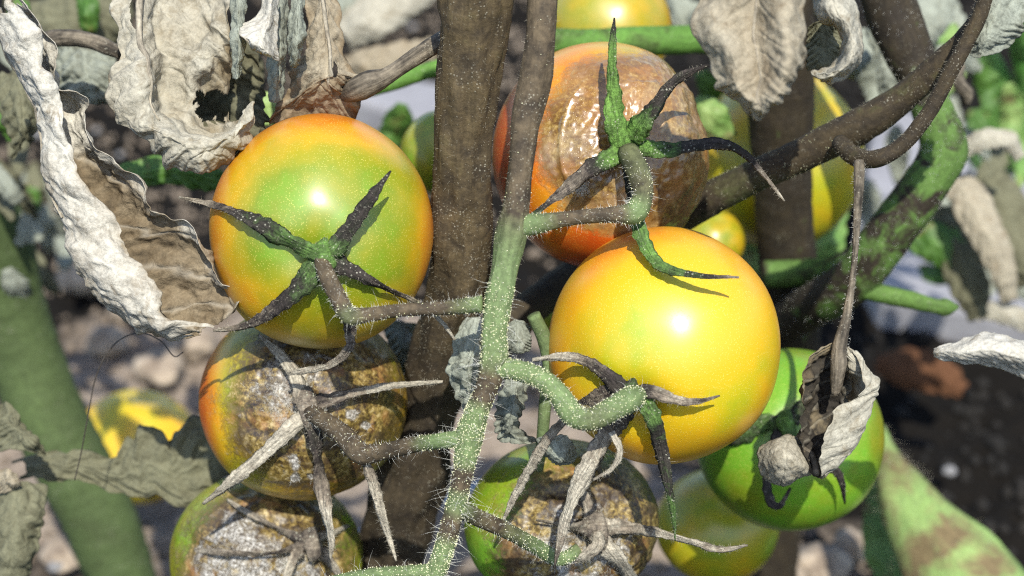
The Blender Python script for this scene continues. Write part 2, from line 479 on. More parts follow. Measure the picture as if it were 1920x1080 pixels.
def scatter(fr, n, rng, lo=0.0, hi=1.0, tone_bias=None, cl=0.0):
    pos, dirs, tone = fr[0], fr[1], fr[2]
    N, M = pos.shape[:2]
    i = rng.integers(int(lo * (N - 2)) + 1, max(int(hi * (N - 2)), int(lo * (N - 2)) + 2), n)
    j = rng.integers(0, M, n)
    u, w = rng.random(n)[:, None], rng.random(n)[:, None]
    p = (pos[i, j] * (1 - u) + pos[i - 1, j] * u) * (1 - w) + (pos[i, (j + 1) % M] * (1 - u) + pos[i - 1, (j + 1) % M] * u) * w
    nn = dirs[i, j] * (1 - w) + dirs[i, (j + 1) % M] * w
    nn /= np.linalg.norm(nn, axis=1)[:, None]
    t = tone[i]
    if tone_bias is not None:
        keep = rng.random(n) < (tone_bias + (1 - tone_bias) * np.clip(t, 0, 1))
        p, nn, t = p[keep], nn[keep], t[keep]
    if cl:
        keep = rng.random(len(p)) < np.clip(0.35 + 1.9 * cl * fbm(p, 130, 2, 2.0), 0.02, 1)
        p, nn = p[keep], nn[keep]
    return p, nn

_oct = np.array([[1, 0, 0], [-1, 0, 0], [0, 1, 0], [0, -1, 0], [0, 0, 1], [0, 0, -1]], float)
_octf = np.array([[0, 2, 4], [2, 1, 4], [1, 3, 4], [3, 0, 4], [2, 0, 5], [1, 2, 5], [3, 1, 5], [0, 3, 5]])

def beads(name, lst, parent, rmin=0.00009, rmax=0.00022, mat=None):
    p = np.vstack([a for a, b in lst]); n = np.vstack([b for a, b in lst])
    r = RNG.uniform(rmin, rmax, len(p))
    v = (p + n * (r * 0.8)[:, None])[:, None, :] + _oct[None] * r[:, None, None]
    f = (_octf[None] + (np.arange(len(p)) * 6)[:, None, None]).reshape(-1, 3)
    return mesh_object(name, v.reshape(-1, 3), f, mat or M_BEAD, parent, kind='stuff')

def hairs(name, lst, parent, lmin=0.0012, lmax=0.004, rad=0.00007, mat=None, droop=0.3, spread=0.35):
    p = np.vstack([a for a, b in lst]); n = np.vstack([b for a, b in lst])
    k = len(p)
    L = RNG.uniform(lmin, lmax, k)
    n = n + RNG.normal(size=(k, 3)) * spread
    n /= np.linalg.norm(n, axis=1)[:, None]
    bend = RNG.normal(size=(k, 3)) * droop
    bend[:, 2] -= droop * 0.3
    t1 = np.cross(n, RNG.normal(size=(k, 3))); t1 /= np.linalg.norm(t1, axis=1)[:, None]
    t2 = np.cross(n, t1)
    rows = []
    for s in (0.0, 0.35, 0.7, 1.0):
        c = p + n * (L * s)[:, None] + bend * (L * s * s)[:, None]
        r = rad * (1.0 - 0.85 * s)
        for a in (0, 2.094, 4.189):
            rows.append(c + (t1 * math.cos(a) + t2 * math.sin(a)) * r)
    v = np.stack(rows, 1)
    f = []
    for q in range(3):
        for a in range(3):
            b = (a + 1) % 3
            f.append([q * 3 + a, q * 3 + b, q * 3 + 3 + b, q * 3 + 3 + a])
    f = np.array(f)
    F = (f[None] + (np.arange(k) * 12)[:, None, None]).reshape(-1, 4)
    return mesh_object(name, v.reshape(-1, 3), F, mat or M_HAIR, parent, kind='stuff')

# ------------------------------------------------------------------ leaves
def leaf(name, rows, mat, parent=None, nu=60, nv=110, crumple=0.0012, cfreq=110, fine=0.0004, ffreq=420, jag=0.03, jfreq=260,
         seed=1.0, veins=7, vamp=0.0004, thick=0.00016, holes=(), notch=0.10, tone0=0.0, label=None, lift=0.0, kind=None):
    """rows of control points (px, py, d[, tone]) -> crumpled sheet"""
    R = [[(*P(c[0], c[1], c[2] - lift), (c[3] if len(c) > 3 else tone0)) for c in row] for row in rows]
    R = np.array(R, float)
    G = crspline(R, nv)                                    # along
    G = np.swapaxes(crspline(np.swapaxes(G, 0, 1), nu), 0, 1)   # (nv, nu, 4)
    # ragged edges: pull each edge in by noise
    if jag:
        vv = np.linspace(0, 1, nv)
        q = np.stack([G[:, 0, 0], G[:, 0, 1], G[:, 0, 2]], -1)
        q2 = np.stack([G[:, -1, 0], G[:, -1, 1], G[:, -1, 2]], -1)
        e0 = jag * np.clip(0.5 + 1.3 * fbm(q, jfreq, 3, seed + 5), 0, 1.5)
        e1 = jag * np.clip(0.5 + 1.3 * fbm(q2, jfreq, 3, seed + 9), 0, 1.5)
        e0 = e0 + notch * np.clip(ridged(q, 62, 1, seed + 31) - 0.45, 0, 1); e1 = e1 + notch * np.clip(ridged(q2, 62, 1, seed + 37) - 0.45, 0, 1)
        uu = np.linspace(0, 1, nu)[None, :] * (1 - e0 - e1)[:, None] + e0[:, None]
        x = uu * (nu - 1)
        i = np.clip(x.astype(int), 0, nu - 2)
        f = (x - i)[..., None]
        rr = np.arange(nv)[:, None]
        G = G[rr, i] * (1 - f) + G[rr, i + 1] * f
        # both ends
        t0 = jag * np.clip(0.5 + 1.3 * fbm(G[0, :, :3], jfreq, 3, seed + 3), 0, 1.5)
        t1 = jag * np.clip(0.5 + 1.3 * fbm(G[-1, :, :3], jfreq, 3, seed + 4), 0, 1.5)
        vv = np.linspace(0, 1, nv)[:, None] * (1 - t0 - t1)[None, :] + t0[None, :]
        x = vv * (nv - 1)
        i = np.clip(x.astype(int), 0, nv - 2)
        f = (x - i)[..., None]
        cc = np.arange(nu)[None, :]
        G = G[i, cc] * (1 - f) + G[i + 1, cc] * f
    pos, tone = G[..., :3], G[..., 3]
    du, dv = np.gradient(pos, axis=1), np.gradient(pos, axis=0)
    N = np.cross(du, dv)
    N /= np.maximum(np.linalg.norm(N, axis=2), 1e-9)[..., None]
    U = np.linspace(-1, 1, nu)[None, :] * np.ones((nv, 1))
    V = np.linspace(0, 1, nv)[:, None] * np.ones((1, nu))
    ph = (V - 0.28 * np.abs(U)) * veins + 0.55 * fbm(pos, 28, 3, seed)
    lat = np.exp(-(((ph % 1.0) - 0.5) / 0.07) ** 2) * (np.abs(U) > 0.03)
    midr = np.exp(-(U / 0.05) ** 2)
    vein = np.clip(lat * 0.7 + midr, 0, 1)
    disp = crumple * ridged(pos, cfreq * 0.8, 2, seed) + fine * fbm(pos, ffreq, 2, seed + 2) + vamp * vein \
        + crumple * 0.8 * np.cos(ph * 2 * math.pi) * np.abs(U) * 0.5
    eb = np.minimum(np.minimum(V, 1 - V) * 1.3, np.minimum((1 + U) / 2, (1 - U) / 2))
    tone = tone + 0.30 * np.exp(-(eb / 0.035) ** 2) * (0.4 + 1.2 * np.clip(fbm(pos, 150, 2, seed + 20) + 0.3, 0, 1)) * (tone < 0.6)
    disp = disp * (1 + 1.5 * np.clip(tone, 0, 1)) + 2.2 * crumple * fbm(pos, cfreq * 0.34, 2, seed + 14)
    edge = np.minimum(1, 12 * np.minimum(np.minimum(V, 1 - V), np.minimum((1 + U) / 2, (1 - U) / 2)) + 0.4)
    pos = pos + N * (disp * edge)[..., None]
    f = grid_faces(nv, nu)
    if len(holes):
        dd = pos - CAMLOC
        zc = dd @ FWD
        px = 960 + FPX * (dd @ RIGHT) / zc
        py = 540 - FPX * (dd @ UP) / zc
        bad = np.zeros((nv, nu), bool)
        nz = fbm(pos, 330, 3, seed + 8)
        for (hx, hy, ha, hb) in holes:
            bad |= ((px - hx) / ha) ** 2 + ((py - hy) / hb) ** 2 < (1 + 0.9 * nz) ** 2
        f = f[~bad.reshape(-1)[f].any(1)]
    o = mesh_object(name, pos.reshape(-1, 3), f, mat, parent, {'tone': tone, 'vein': vein}, kind=kind, label=label)
    GRID[o.name] = pos
    solid(o, thick)
    return o

GRID = {}

def rib(o, uv, r0, r1, mat, seed=0.0):
    """a raised vein that follows the sheet of leaf o along (u, v) stations"""
    g = GRID[o.name]
    q = crspline(uv, 40)
    i = np.clip((q[:, 1] * (g.shape[0] - 1)).astype(int), 0, g.shape[0] - 1)
    j = np.clip((q[:, 0] * (g.shape[1] - 1)).astype(int), 0, g.shape[1] - 1)
    c = g[i, j] - FWD * r0 * 0.3
    for _ in range(3): c[1:-1] = 0.25 * c[:-2] + 0.5 * c[1:-1] + 0.25 * c[2:]
    r = np.linspace(r0, r1, len(c))
    return tube('midrib', [(*p, a, 0.0) for p, a in zip(c[::2], r[::2])], mat, o, nseg=10, rough=.25, rfreq=500, world=True, seed=seed, ridge=.4)[0]

def blade(name, path, widths, mat, parent=None, bow=0.25, twist=0.0, tone=0.3, ncol=5, **kw):
    """simple leaf along a photo path: path rows (px, py, d), full width in px; bow cups it towards the camera"""
    path = np.array(path, float); widths = np.array(widths, float)
    n = len(path)
    tg = np.gradient(path[:, :2], axis=0); tg /= np.linalg.norm(tg, axis=1)[:, None]
    nr = np.stack([-tg[:, 1], tg[:, 0]], 1)
    rows = []
    for i in range(n):
        row = []
        for j in range(ncol):
            s = -1 + 2 * j / (ncol - 1)
            wpx = widths[i] / 2 * s
            wm = widths[i] * path[i, 2] / FPX
            row.append((path[i, 0] + nr[i, 0] * wpx, path[i, 1] + nr[i, 1] * wpx, path[i, 2] + bow * wm * s * s - bow * wm * 0.4 + twist * wm * s, tone))
        rows.append(row)
    return leaf(name, rows, mat, parent, **kw)

# ------------------------------------------------------------------ ground
def build_ground():
    def axis(lo, hi, n, far):
        inner = np.linspace(lo, hi, n)
        out = np.geomspace(0.06, far, 26)
        return np.concatenate([lo - out[::-1], inner, hi + out])
    xs, ys = axis(-0.55, 0.55, 260, 60.0), axis(0.2, 1.7, 340, 60.0)
    X, Y = np.meshgrid(xs, ys, indexing='ij')
    p = np.stack([X, Y, np.zeros_like(X)], -1)
    near = np.exp(-((X / 2.5) ** 2 + ((Y - 0.9) / 2.5) ** 2))
    Z = near * (0.016 * fbm(p, 7, 4, 1) + 0.007 * ridged(p, 26, 3, 2) + 0.004 * fbm(p, 90, 3, 3)) - 0.012
    dry = 0.5 * sstep(0.0, -0.06, X + 0.10) * 0 + 0
    # colour paints sunlit crust left and below, shaded dark compost behind on the right
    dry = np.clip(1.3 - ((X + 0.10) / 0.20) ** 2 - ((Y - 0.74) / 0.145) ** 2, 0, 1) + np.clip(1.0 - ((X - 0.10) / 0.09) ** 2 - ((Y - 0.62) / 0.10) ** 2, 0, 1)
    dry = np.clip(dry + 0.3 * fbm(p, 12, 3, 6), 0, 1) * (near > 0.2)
    v = np.stack([X, Y, Z], -1).reshape(-1, 3)
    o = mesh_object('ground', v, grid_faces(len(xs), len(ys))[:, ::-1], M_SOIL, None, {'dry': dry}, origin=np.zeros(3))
    tag(o, kind='structure', label='bare crumbly garden soil behind and below the plants')

build_ground()

def lump(name, px, py, rpx, mat, label, cat, group, sq=0.7, z=0.0, seed=0.0, rough=0.35, n=14, d=None):
    d = d or ground_d(py, z)
    c = P(px, py, d)
    r = rpx * d / FPX
    th = np.linspace(0, math.pi, n); ph = np.linspace(0, 2 * math.pi, 2 * n, endpoint=False)
    q = np.stack([np.sin(th)[:, None] * np.cos(ph)[None], np.sin(th)[:, None] * np.sin(ph)[None], np.cos(th)[:, None] * np.ones((1, 2 * n))], -1)
    rr = r * (1 + rough * fbm(q, 1.3, 4, seed + 0.3))
    v = c + q * rr[..., None] * np.array([1, 1, sq])
    o = mesh_object(name, v.reshape(-1, 3), grid_faces(n, 2 * n, True)[:, ::-1], mat)
    return tag(o, label, cat, group)

def slab(name, corners, h, label):
    w = np.array([P(x, y, ground_d(y, h)) for x, y in corners])
    v = np.vstack([w, w - np.array([0, 0, h + 0.03])])
    k = len(w)
    f = [list(range(k))[::-1], list(range(k, 2 * k))] + [[i, (i + 1) % k, k + (i + 1) % k, k + i] for i in range(k)]
    o = mesh_object(name, v, f, M_SLAB, None)
    o.data.polygons.foreach_set('use_smooth', np.zeros(len(o.data.polygons), bool))
    b = o.modifiers.new('edge', 'BEVEL'); b.width = 0.004; b.segments = 2
    return tag(o, label, 'slab', kind='thing')

slab('paving_slab', [(1600, 470), (1655, 545), (1990, 622), (2100, 300), (1640, 190)], 0.015, 'pale grey paving slab on the soil behind the mottled rear stem')
slab('paving_slab', [(640, 176), (830, 236), (850, 160), (660, 120)], 0.015, 'pale grey paving slab glimpsed between the curled brown leaf and the thick stem')

# ------------------------------------------------------------------ plants: stems
plant = thing('tomato_plant', (0.0, 0.0, 0.0) if False else tuple(np.append(P(700, 1300, 0.62)[:2], 0.0)),
              'blighted tomato plant with thick brown stem, hairy green truss and withered grey leaves', 'tomato plant')
foot = P(715, 1120, 0.592)
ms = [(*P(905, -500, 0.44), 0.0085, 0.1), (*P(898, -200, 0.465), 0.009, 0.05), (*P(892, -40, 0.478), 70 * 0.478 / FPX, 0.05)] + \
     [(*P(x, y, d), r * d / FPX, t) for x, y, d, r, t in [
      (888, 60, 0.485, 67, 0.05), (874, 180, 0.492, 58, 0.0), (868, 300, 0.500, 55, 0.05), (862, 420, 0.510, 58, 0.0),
      (858, 520, 0.520, 57, 0.0), (838, 620, 0.533, 58, -.4), (812, 720, 0.546, 60, -.6), (790, 820, 0.558, 62, -.6),  # negative tone darkens the lower stem: painted shade along with blight
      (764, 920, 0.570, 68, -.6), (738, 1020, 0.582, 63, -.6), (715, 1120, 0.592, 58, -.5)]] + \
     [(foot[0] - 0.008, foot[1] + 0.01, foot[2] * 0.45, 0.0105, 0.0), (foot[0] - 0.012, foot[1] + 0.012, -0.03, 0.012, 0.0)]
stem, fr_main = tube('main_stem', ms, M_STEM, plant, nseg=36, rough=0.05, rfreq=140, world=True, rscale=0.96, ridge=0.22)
stem['label'] = 'thick brown main stem dusted with pale specks'

truss, fr_truss = tube('truss_stem', [
    (1024, -300, .458, 33, 0), (1020, -120, .466, 33, 0), (1018, -40, .470, 33, 0), (1014, 60, .470, 33, 0), (1003, 150, .470, 35, -.1), (985, 230, .470, 31, -.1), (975, 320, .470, 27, -.1),
    (967, 390, .470, 28, .15), (958, 440, .470, 34, .55), (948, 500, .470, 29, .85), (935, 560, .468, 31, 1), (927, 620, .467, 27, .95),
    (925, 680, .467, 30, .6), (912, 725, .468, 25, -.3), (895, 770, .469, 26, .85), (880, 815, .470, 30, 1), (872, 865, .470, 24, .7),
    (866, 895, .471, 23, -.3), (858, 935, .472, 22, .8), (845, 985, .473, 21, .0), (833, 1030, .474, 21, .9), (815, 1080, .475, 22, .9), (790, 1150, .478, 20, .9), (760, 1260, .485, 16, .8)],
    M_TRUSS, plant, nseg=22, rough=0.06, rfreq=220, rscale=0.86, ridge=0.16)
truss['label'] = 'green and brown fruit stalk covered in pale hairs'
twig, fr_twig = tube('side_twig', [(818, 1072, .475, 16, .9), (760, 1074, .476, 14, .9), (690, 1080, .478, 14, .9), (600, 1100, .482, 13, .9), (520, 1140, .488, 10, .9)], M_TRUSS, truss, nseg=12)
beads('gland_beads', [scatter(fr_truss, 4600, RNG, 0.42, 1.0, 0.15), scatter(fr_truss, 60, RNG, 0.1, 0.5), scatter(fr_twig, 500, RNG)], truss)
hairs('stem_hairs', [scatter(fr_truss, 380, RNG, 0.42, 1.0), scatter(fr_twig, 60, RNG)], truss, 0.0014, 0.0056, 0.00005)
hairs('fuzz', [scatter(fr_truss, 1800, RNG, 0.12, 1.0), scatter(fr_twig, 300, RNG)], truss, 0.0004, 0.0011, 0.00003, M_DOWN)
beads('stem_specks', [scatter(fr_main, 2600, RNG, 0.2, 0.9, cl=1.0)], stem, 0.00004, 0.00011, M_DOWN)
hairs('fuzz', [scatter(fr_main, 2200, RNG, 0.2, 0.9)], stem, 0.0004, 0.0011, 0.00003, M_DOWN)

branch, fr_br = tube('side_branch', [
    (1130, 500, .578, 32, .0), (1220, 440, .566, 33, .05), (1300, 390, .555, 33, .05), (1400, 337, .545, 31, .2), (1480, 302, .538, 31, .0), (1560, 262, .531, 33, .0), (1620, 232, .526, 34, .05), (1690, 185, .520, 28, .1),
    (1750, 132, .514, 25, .1), (1810, 72, .508, 20, .0), (1850, 10, .502, 17, 0), (1890, -70, .495, 15, 0)], M_BRANCH, plant, nseg=20, rough=0.08)
branch['label'] = 'dark brown side branch rising towards the upper corner'
hairs('fuzz', [scatter(fr_br, 900, RNG)], branch, 0.0004, 0.0012, 0.00003, M_DOWN)
beads('stem_specks', [scatter(fr_br, 900, RNG, 0.1, 0.5, cl=1.0)], branch, 0.00006, 0.00014)
pet, fr_pet = tube('petiole', [(1852, -20, .490, 14, 0), (1832, 40, .492, 15, .0), (1785, 130, .495, 15, .0), (1742, 210, .498, 15, .0), (1692, 272, .501, 15, .0), (1640, 298, .504, 17, .05), (1600, 292, .512, 18, .05), (1575, 268, .522, 16, 0)],
                     M_BRANCH, plant, nseg=14, rough=0.12)
hairs('fuzz', [scatter(fr_pet, 700, RNG)], pet, 0.0003, 0.001, 0.00003, M_DOWN)
stalk2, _ = tube('petiole', [(1612, 302, .505, 11, .0), (1610, 350, .503, 10, .0), (1606, 430, .501, 7, .0), (1600, 510, .500, 6, .0), (1588, 590, .499, 9, .0), (1576, 640, .498, 13, .0), (1572, 690, .498, 15, .0), (1566, 740, .500, 8, .0)],
                 mat_stem('dry_petiole', (0.21, 0.18, 0.135), (0.1, 0.1, 0.05), streak=1.0), plant, nseg=12, rough=0.18, rfreq=500)
M_DRYPET = stalk2.data.materials[0]
hairs('fuzz', [(lambda f: scatter(f, 300, RNG))(tube_geo([(1612, 302, .505, 11), (1606, 430, .501, 7), (1588, 590, .499, 9), (1572, 690, .498, 15)], nseg=10)[3])], stalk2, 0.0003, 0.0009, 0.00005)
# old flower stalk behind the stem crossing and thin green stalk right of the truss
tube('petiole', [(1000, 590, .50, 13, .9), (1022, 640, .503, 14, .9), (1030, 690, .505, 13, .9), (1022, 760, .507, 12, .8), (1016, 830, .51, 11, .8), (1010, 880, .515, 9, .6)], M_TRUSS, plant, nseg=12)
tube('petiole', [(930, 640, .56, 40, .0), (985, 585, .565, 34, .0), (1050, 535, .575, 32, .0), (1120, 480, .585, 30, .0)], M_BRANCH, plant, nseg=16)
# petiole left of the stem that carries the curled brown leaf
tube('petiole', [(640, 182, .506, 10, 0), (665, 170, .500, 22, 0), (692, 156, .498, 25, 0), (725, 143, .498, 17, 0), (765, 116, .499, 16, 0), (812, 86, .500, 18, 0), (850, 66, .505, 18, 0)], M_DRYPET, plant, nseg=14, rough=0.15)
tube('petiole', [(60, 82, .530, 14, 0), (100, 72, .530, 16, 0), (150, 72, .528, 16, 0), (190, 84, .526, 15, 0), (228, 100, .524, 13, 0)], M_DRYPET, plant, nseg=14, rough=0.15)

# ------------------------------------------------------------------ fruit
class Fruit:
    def __init__(s, cx, cy, rx, ry, d):
        s.cx, s.cy, s.rx, s.ry, s.d = cx, cy, rx, ry, d
        s.c = np.array([(cx - 960) / FPX * d, (540 - cy) / FPX * d, d])
        s.r = 0.5 * (rx + ry) * d / FPX
    def depth(s, px, py, lift):
        if lift > 0.2: return lift
        k = np.array([(px - 960) / FPX, (540 - py) / FPX, 1.0])
        kk = k @ k
        b = (k @ s.c) / kk
        disc = b * b - (s.c @ s.c - s.r ** 2) / kk
        t = b - math.sqrt(disc) if disc > 0 else b
        return t - lift

def fruit(spec, axis, ripe, label, group, rot=None, mold=None, wet=0.0, sag=0.0, n=150, seed=0.0, lobes=0.012, wrinkle=0.0, dimple=0.10, extra=None, gold=0.0):
    f = Fruit(*spec)
    root = thing('tomato', tuple(P(f.cx, f.cy, f.d) - np.array([0, 0, f.r])), label, 'tomato', group)
    a = np.array(axis, float); a /= np.linalg.norm(a)
    e1 = np.cross(a, [0.1, 1, 0.05]); e1 /= np.linalg.norm(e1); e2 = np.cross(a, e1)
    m = int(n * 1.5)
    th = np.linspace(0.0, math.pi, n); ph = np.linspace(0, 2 * math.pi, m, endpoint=False)
    q = (np.sin(th)[:, None, None] * (np.cos(ph)[None, :, None] * e1 + np.sin(ph)[None, :, None] * e2)) + np.cos(th)[:, None, None] * a
    X, Y, Z = q[..., 0], q[..., 1], q[..., 2]
    rr = 1 - dimple * np.exp(-(th / 0.24) ** 2)[:, None] - 0.02 * np.exp(-((math.pi - th) / 0.2) ** 2)[:, None]
    rr = rr * (1 + lobes * np.cos(5 * ph + seed)[None, :] * np.sin(th)[:, None] * np.exp(-((th - 0.7) / 0.7) ** 2)[:, None])
    rr = rr * (1 + 0.012 * fbm(q, 1.4, 2, seed))
    nz = fbm(q, 2.2, 4, seed + 3); nz2 = fbm(q, 6.0, 4, seed + 6)
    rp = np.clip(ripe(X, Y, Z) + 0.17 * nz + 0.07 * nz2 + 0.05 * np.cos(5 * ph + seed + 1)[None, :] * np.sin(th)[:, None], 0, 1)
    ro = np.clip(rot(X, Y, Z) + 0.25 * nz + 0.15 * nz2, 0, 1) if rot else np.zeros_like(X)
    mo = np.clip(mold(X, Y, Z) + 0.3 * nz2, 0, 1) if mold else np.zeros_like(X)
    if rot:
        rr = rr - sag * ro * (0.35 + 0.65 * sstep(-0.2, 0.5, fbm(q, 2.6, 3, seed + 11)))
        rr = rr + wrinkle * ro * (ridged(q + 0.25 * nz[..., None], 3.4, 4, seed + 2) * 0.6 + 0.4 * fbm(q, 16, 3, seed + 4))
    if extra: rr = rr + extra(X, Y, Z)
    s = f.d / FPX
    loc = q * rr[..., None] * np.array([f.rx * s, f.ry * s, f.r])
    v = P(f.cx, f.cy, f.d) + loc[..., 0:1] * RIGHT + loc[..., 1:2] * UP - loc[..., 2:3] * FWD
    wt = np.full(X.shape, wet)
    o = mesh_object('fruit_body', v.reshape(-1, 3), grid_faces(n, m, True), M_SKIN, root, {'ripe': rp, 'rot': ro, 'mold': mo, 'wet': wt, 'gold': np.full(X.shape, gold)})
    f.root = root
    if mold:
        fl, vv = mo.ravel(), v.reshape(-1, 3)
        ok = np.flatnonzero((fl > 0.48) & (Z.ravel() > -0.1))
        if len(ok) > 50:
            pick = RNG.choice(ok, 1500)
            nn = vv[pick] - P(f.cx, f.cy, f.d)
            nn /= np.linalg.norm(nn, axis=1)[:, None]
            jit = RNG.normal(size=(len(pick), 3)) * 0.0003
            hairs('mould_fuzz', [(vv[pick] + jit - nn * 0.0003, nn)], o, 0.0006, 0.0016, 0.00004, spread=0.7, droop=0.6)
    return f

def calyx(f, hub, sepals, hub_r=34, hub_tone=0.8, fuzz=140, flat=0.42, hub_lift=0.0025):
    """hub (px, py); sepals: lists of (px, py, full width px, lift above the skin or depth, tone)"""
    hd = f.depth(hub[0], hub[1], hub_lift)
    hp = [(hub[0] - hub_r * 0.5, hub[1] + 3, hd + 0.002, 2, hub_tone), (hub[0] - hub_r * 0.3, hub[1], hd + 0.0005, hub_r * 0.8, hub_tone), (hub[0], hub[1], hd, hub_r, hub_tone),
          (hub[0] + hub_r * 0.3, hub[1], hd + 0.0005, hub_r * 0.8, hub_tone), (hub[0] + hub_r * 0.5, hub[1] - 3, hd + 0.002, 2, hub_tone)]
    cal, fr0 = tube('calyx', hp, M_SEPAL, f.root, nseg=20, flat=0.30, rough=0.22, rfreq=350, step=0.0004)
    frs = []
    for k, sp in enumerate(sepals):
        pts = [(p[0], p[1], f.depth(p[0], p[1], p[3]), p[2] / 2.5, (p[4] if len(p) > 4 else 0.5)) for p in sp]
        o, fr = tube('sepal', pts, M_SEPAL, cal, nseg=16, flat=flat, rough=0.42, rfreq=480, step=0.0006, groove=0.35, seed=k + f.cx * 0.01, twist=1.0, ridge=0.55)
        frs.append(scatter(fr, fuzz, RNG, 0.05, 1.0))
    hairs('sepal_hairs', frs + [scatter(fr0, fuzz, RNG)], cal, 0.0004, 0.0013, 0.00003, M_DOWN)
    return cal

def pedicel(f, pts, hairn=260, beadn=500, tb=0.2, long=60):
    pts = [(p[0], p[1], p[2], p[3] * 0.82, *p[4:]) for p in pts]
    o, fr = tube('pedicel', pts, M_TRUSS, f.root, nseg=18, rough=0.10, rfreq=330)
    hairs('fuzz', [scatter(fr, hairn * 2, RNG)], o, 0.0004, 0.0012, 0.000035)
    if long: hairs('stem_hairs', [scatter(fr, long, RNG)], o, 0.0013, 0.0036, 0.00004)
    beads('gland_beads', [scatter(fr, beadn, RNG, 0, 1, tb)], o, 0.0001, 0.00022)
    return o

hyp = np.hypot
G_TR = 'tomatoes on the truss'
G_BK = 'tomatoes behind the truss'

# upper left, sound fruit turning orange
t1 = fruit((603, 435, 209, 220, .505), (0.03, -0.2, .97),
           lambda X, Y, Z: 0.13 + 0.40 * sstep(0.48, 1.08, hyp((X - 0.16) / 1.0, (Y - 0.02) / 0.92)) + 0.2 * sstep(0.76, 1.0, X) + 0.10 * sstep(0.6, 0.95, Y) + 0.08 * sstep(-0.7, -1.0, X) - 0.12 * sstep(-0.4, -0.9, Y) + 0.02,
           'glossy tomato with green shoulders and orange rim under the curled brown leaf', G_TR, n=170, seed=1)
calyx(t1, (608, 480), [
    [(606, 482, 36, .002, .8), (560, 458, 46, .0025, .74), (510, 432, 40, .003, .68), (450, 402, 28, .004, .5), (390, 382, 16, .490, .3), (335, 370, 6, .486, .05)],
    [(612, 478, 40, .002, .78), (640, 450, 42, .003, .66), (665, 415, 34, .006, .5), (700, 365, 20, .012, .5), (733, 320, 4, .018, .5)],
    [(600, 490, 36, .002, .8), (575, 522, 46, .003, .7), (535, 562, 40, .004, .5), (495, 594, 26, .005, .4), (450, 612, 14, .487, .3), (400, 620, 7, .484, .15)],
    [(620, 490, 36, .002, .6), (660, 508, 32, .003, .45), (710, 535, 22, .004, .45), (770, 560, 14, .006, .2), (800, 580, 12, .478, .1), (830, 605, 10, .478, .05), (853, 637, 5, .48, .0)],
    [(652, 580, 24, .008, .6), (656, 625, 24, .009, .3), (653, 655, 21, .482, .3), (620, 684, 18, .488, .15), (575, 695, 16, .495, .1), (540, 701, 8, .499, .1)],
])
pedicel(t1, [(905, 570, .469, 20, .9), (870, 574, .470, 18, .5), (820, 578, .470, 16, .1), (750, 582, .468, 15, .0), (690, 590, .466, 17, .05), (655, 592, .466, 21, .45), (636, 562, .467, 20, .0), (614, 518, .468, 20, .0), (602, 490, .473, 17, .0)])

# upper right, collapsed glossy brown
t4 = fruit((1126, 291, 203, 212, .530), (0.24, 0.12, .96),
           lambda X, Y, Z: 0.70 + 0.22 * sstep(-0.5, -1.0, X) - 0.16 * sstep(0.35, 0.9, Y) + 0.08 * sstep(-0.5, -0.9, Y),
           'glossy brown rotten tomato with orange rim behind the forked stem', G_TR,
           rot=lambda X, Y, Z: 1.05 - 1.15 * sstep(0.66, 1.0, hyp((X - 0.32) / 1.06, (Y - 0.03) / 0.98)) - 0.5 * sstep(-0.62, -0.8, Y),
           mold=lambda X, Y, Z: -0.1 + 0.55 * np.exp(-(hyp(X + 0.2, Y + 0.33) / 0.28) ** 2), wet=1.0, sag=0.035, wrinkle=0.024, n=220, seed=4,
           extra=lambda X, Y, Z: 0.016 * np.exp(-((hyp((X - 0.40), (Y - 0.02)) - 0.80) / 0.022) ** 2) * sstep(0.0, -0.2, X) * sstep(-0.5, -0.2, Y) * sstep(0.65, 0.5, Y) + 0.014 * np.exp(-((Y - 0.56 + 0.12 * (X - 0.3) ** 2) / 0.025) ** 2) * sstep(0.0, 0.15, X) * sstep(-0.2, 0.2, Z))
calyx(t4, (1178, 268), [
    [(1165, 275, 46, .494, .95), (1155, 225, 48, .490, .95), (1149, 165, 36, .488, .95), (1147, 105, 25, .486, .9), (1150, 62, 16, .486, .7), (1152, 33, 4, .487, .5)],
    [(1185, 260, 46, .494, .95), (1205, 232, 46, .489, .85), (1225, 203, 36, .486, .6), (1250, 168, 26, .485, .55), (1285, 140, 20, .486, .5), (1332, 121, 6, .488, .5)],
    [(1200, 275, 46, .495, .9), (1240, 282, 36, .490, .75), (1300, 273, 28, .487, .5), (1350, 271, 22, .487, .55), (1395, 289, 17, .488, .5), (1430, 325, 12, .489, .3), (1471, 377, 4, .490, .1)],
    [(1185, 305, 40, .494, .6), (1190, 360, 36, .490, .6), (1196, 420, 34, .484, .8), (1213, 466, 32, .480, .85), (1246, 500, 25, .475, .8), (1310, 517, 16, .470, .6), (1386, 520, 5, .468, .2)],
    [(1160, 285, 42, .494, .9), (1125, 306, 36, .489, .7), (1080, 340, 28, .484, .3), (1030, 380, 22, .478, .4), (998, 406, 14, .473, .8)],
], hub_r=44, hub_tone=0.95)
pedicel(t4, [(958, 428, .470, 24, .9), (1000, 421, .470, 25, .8), (1050, 412, .472, 18, .15), (1110, 405, .476, 17, .0), (1160, 402, .478, 20, .1), (1190, 398, .479, 28, .9), (1206, 365, .481, 23, .3), (1197, 325, .486, 27, .4), (1178, 285, .493, 26, .4)])

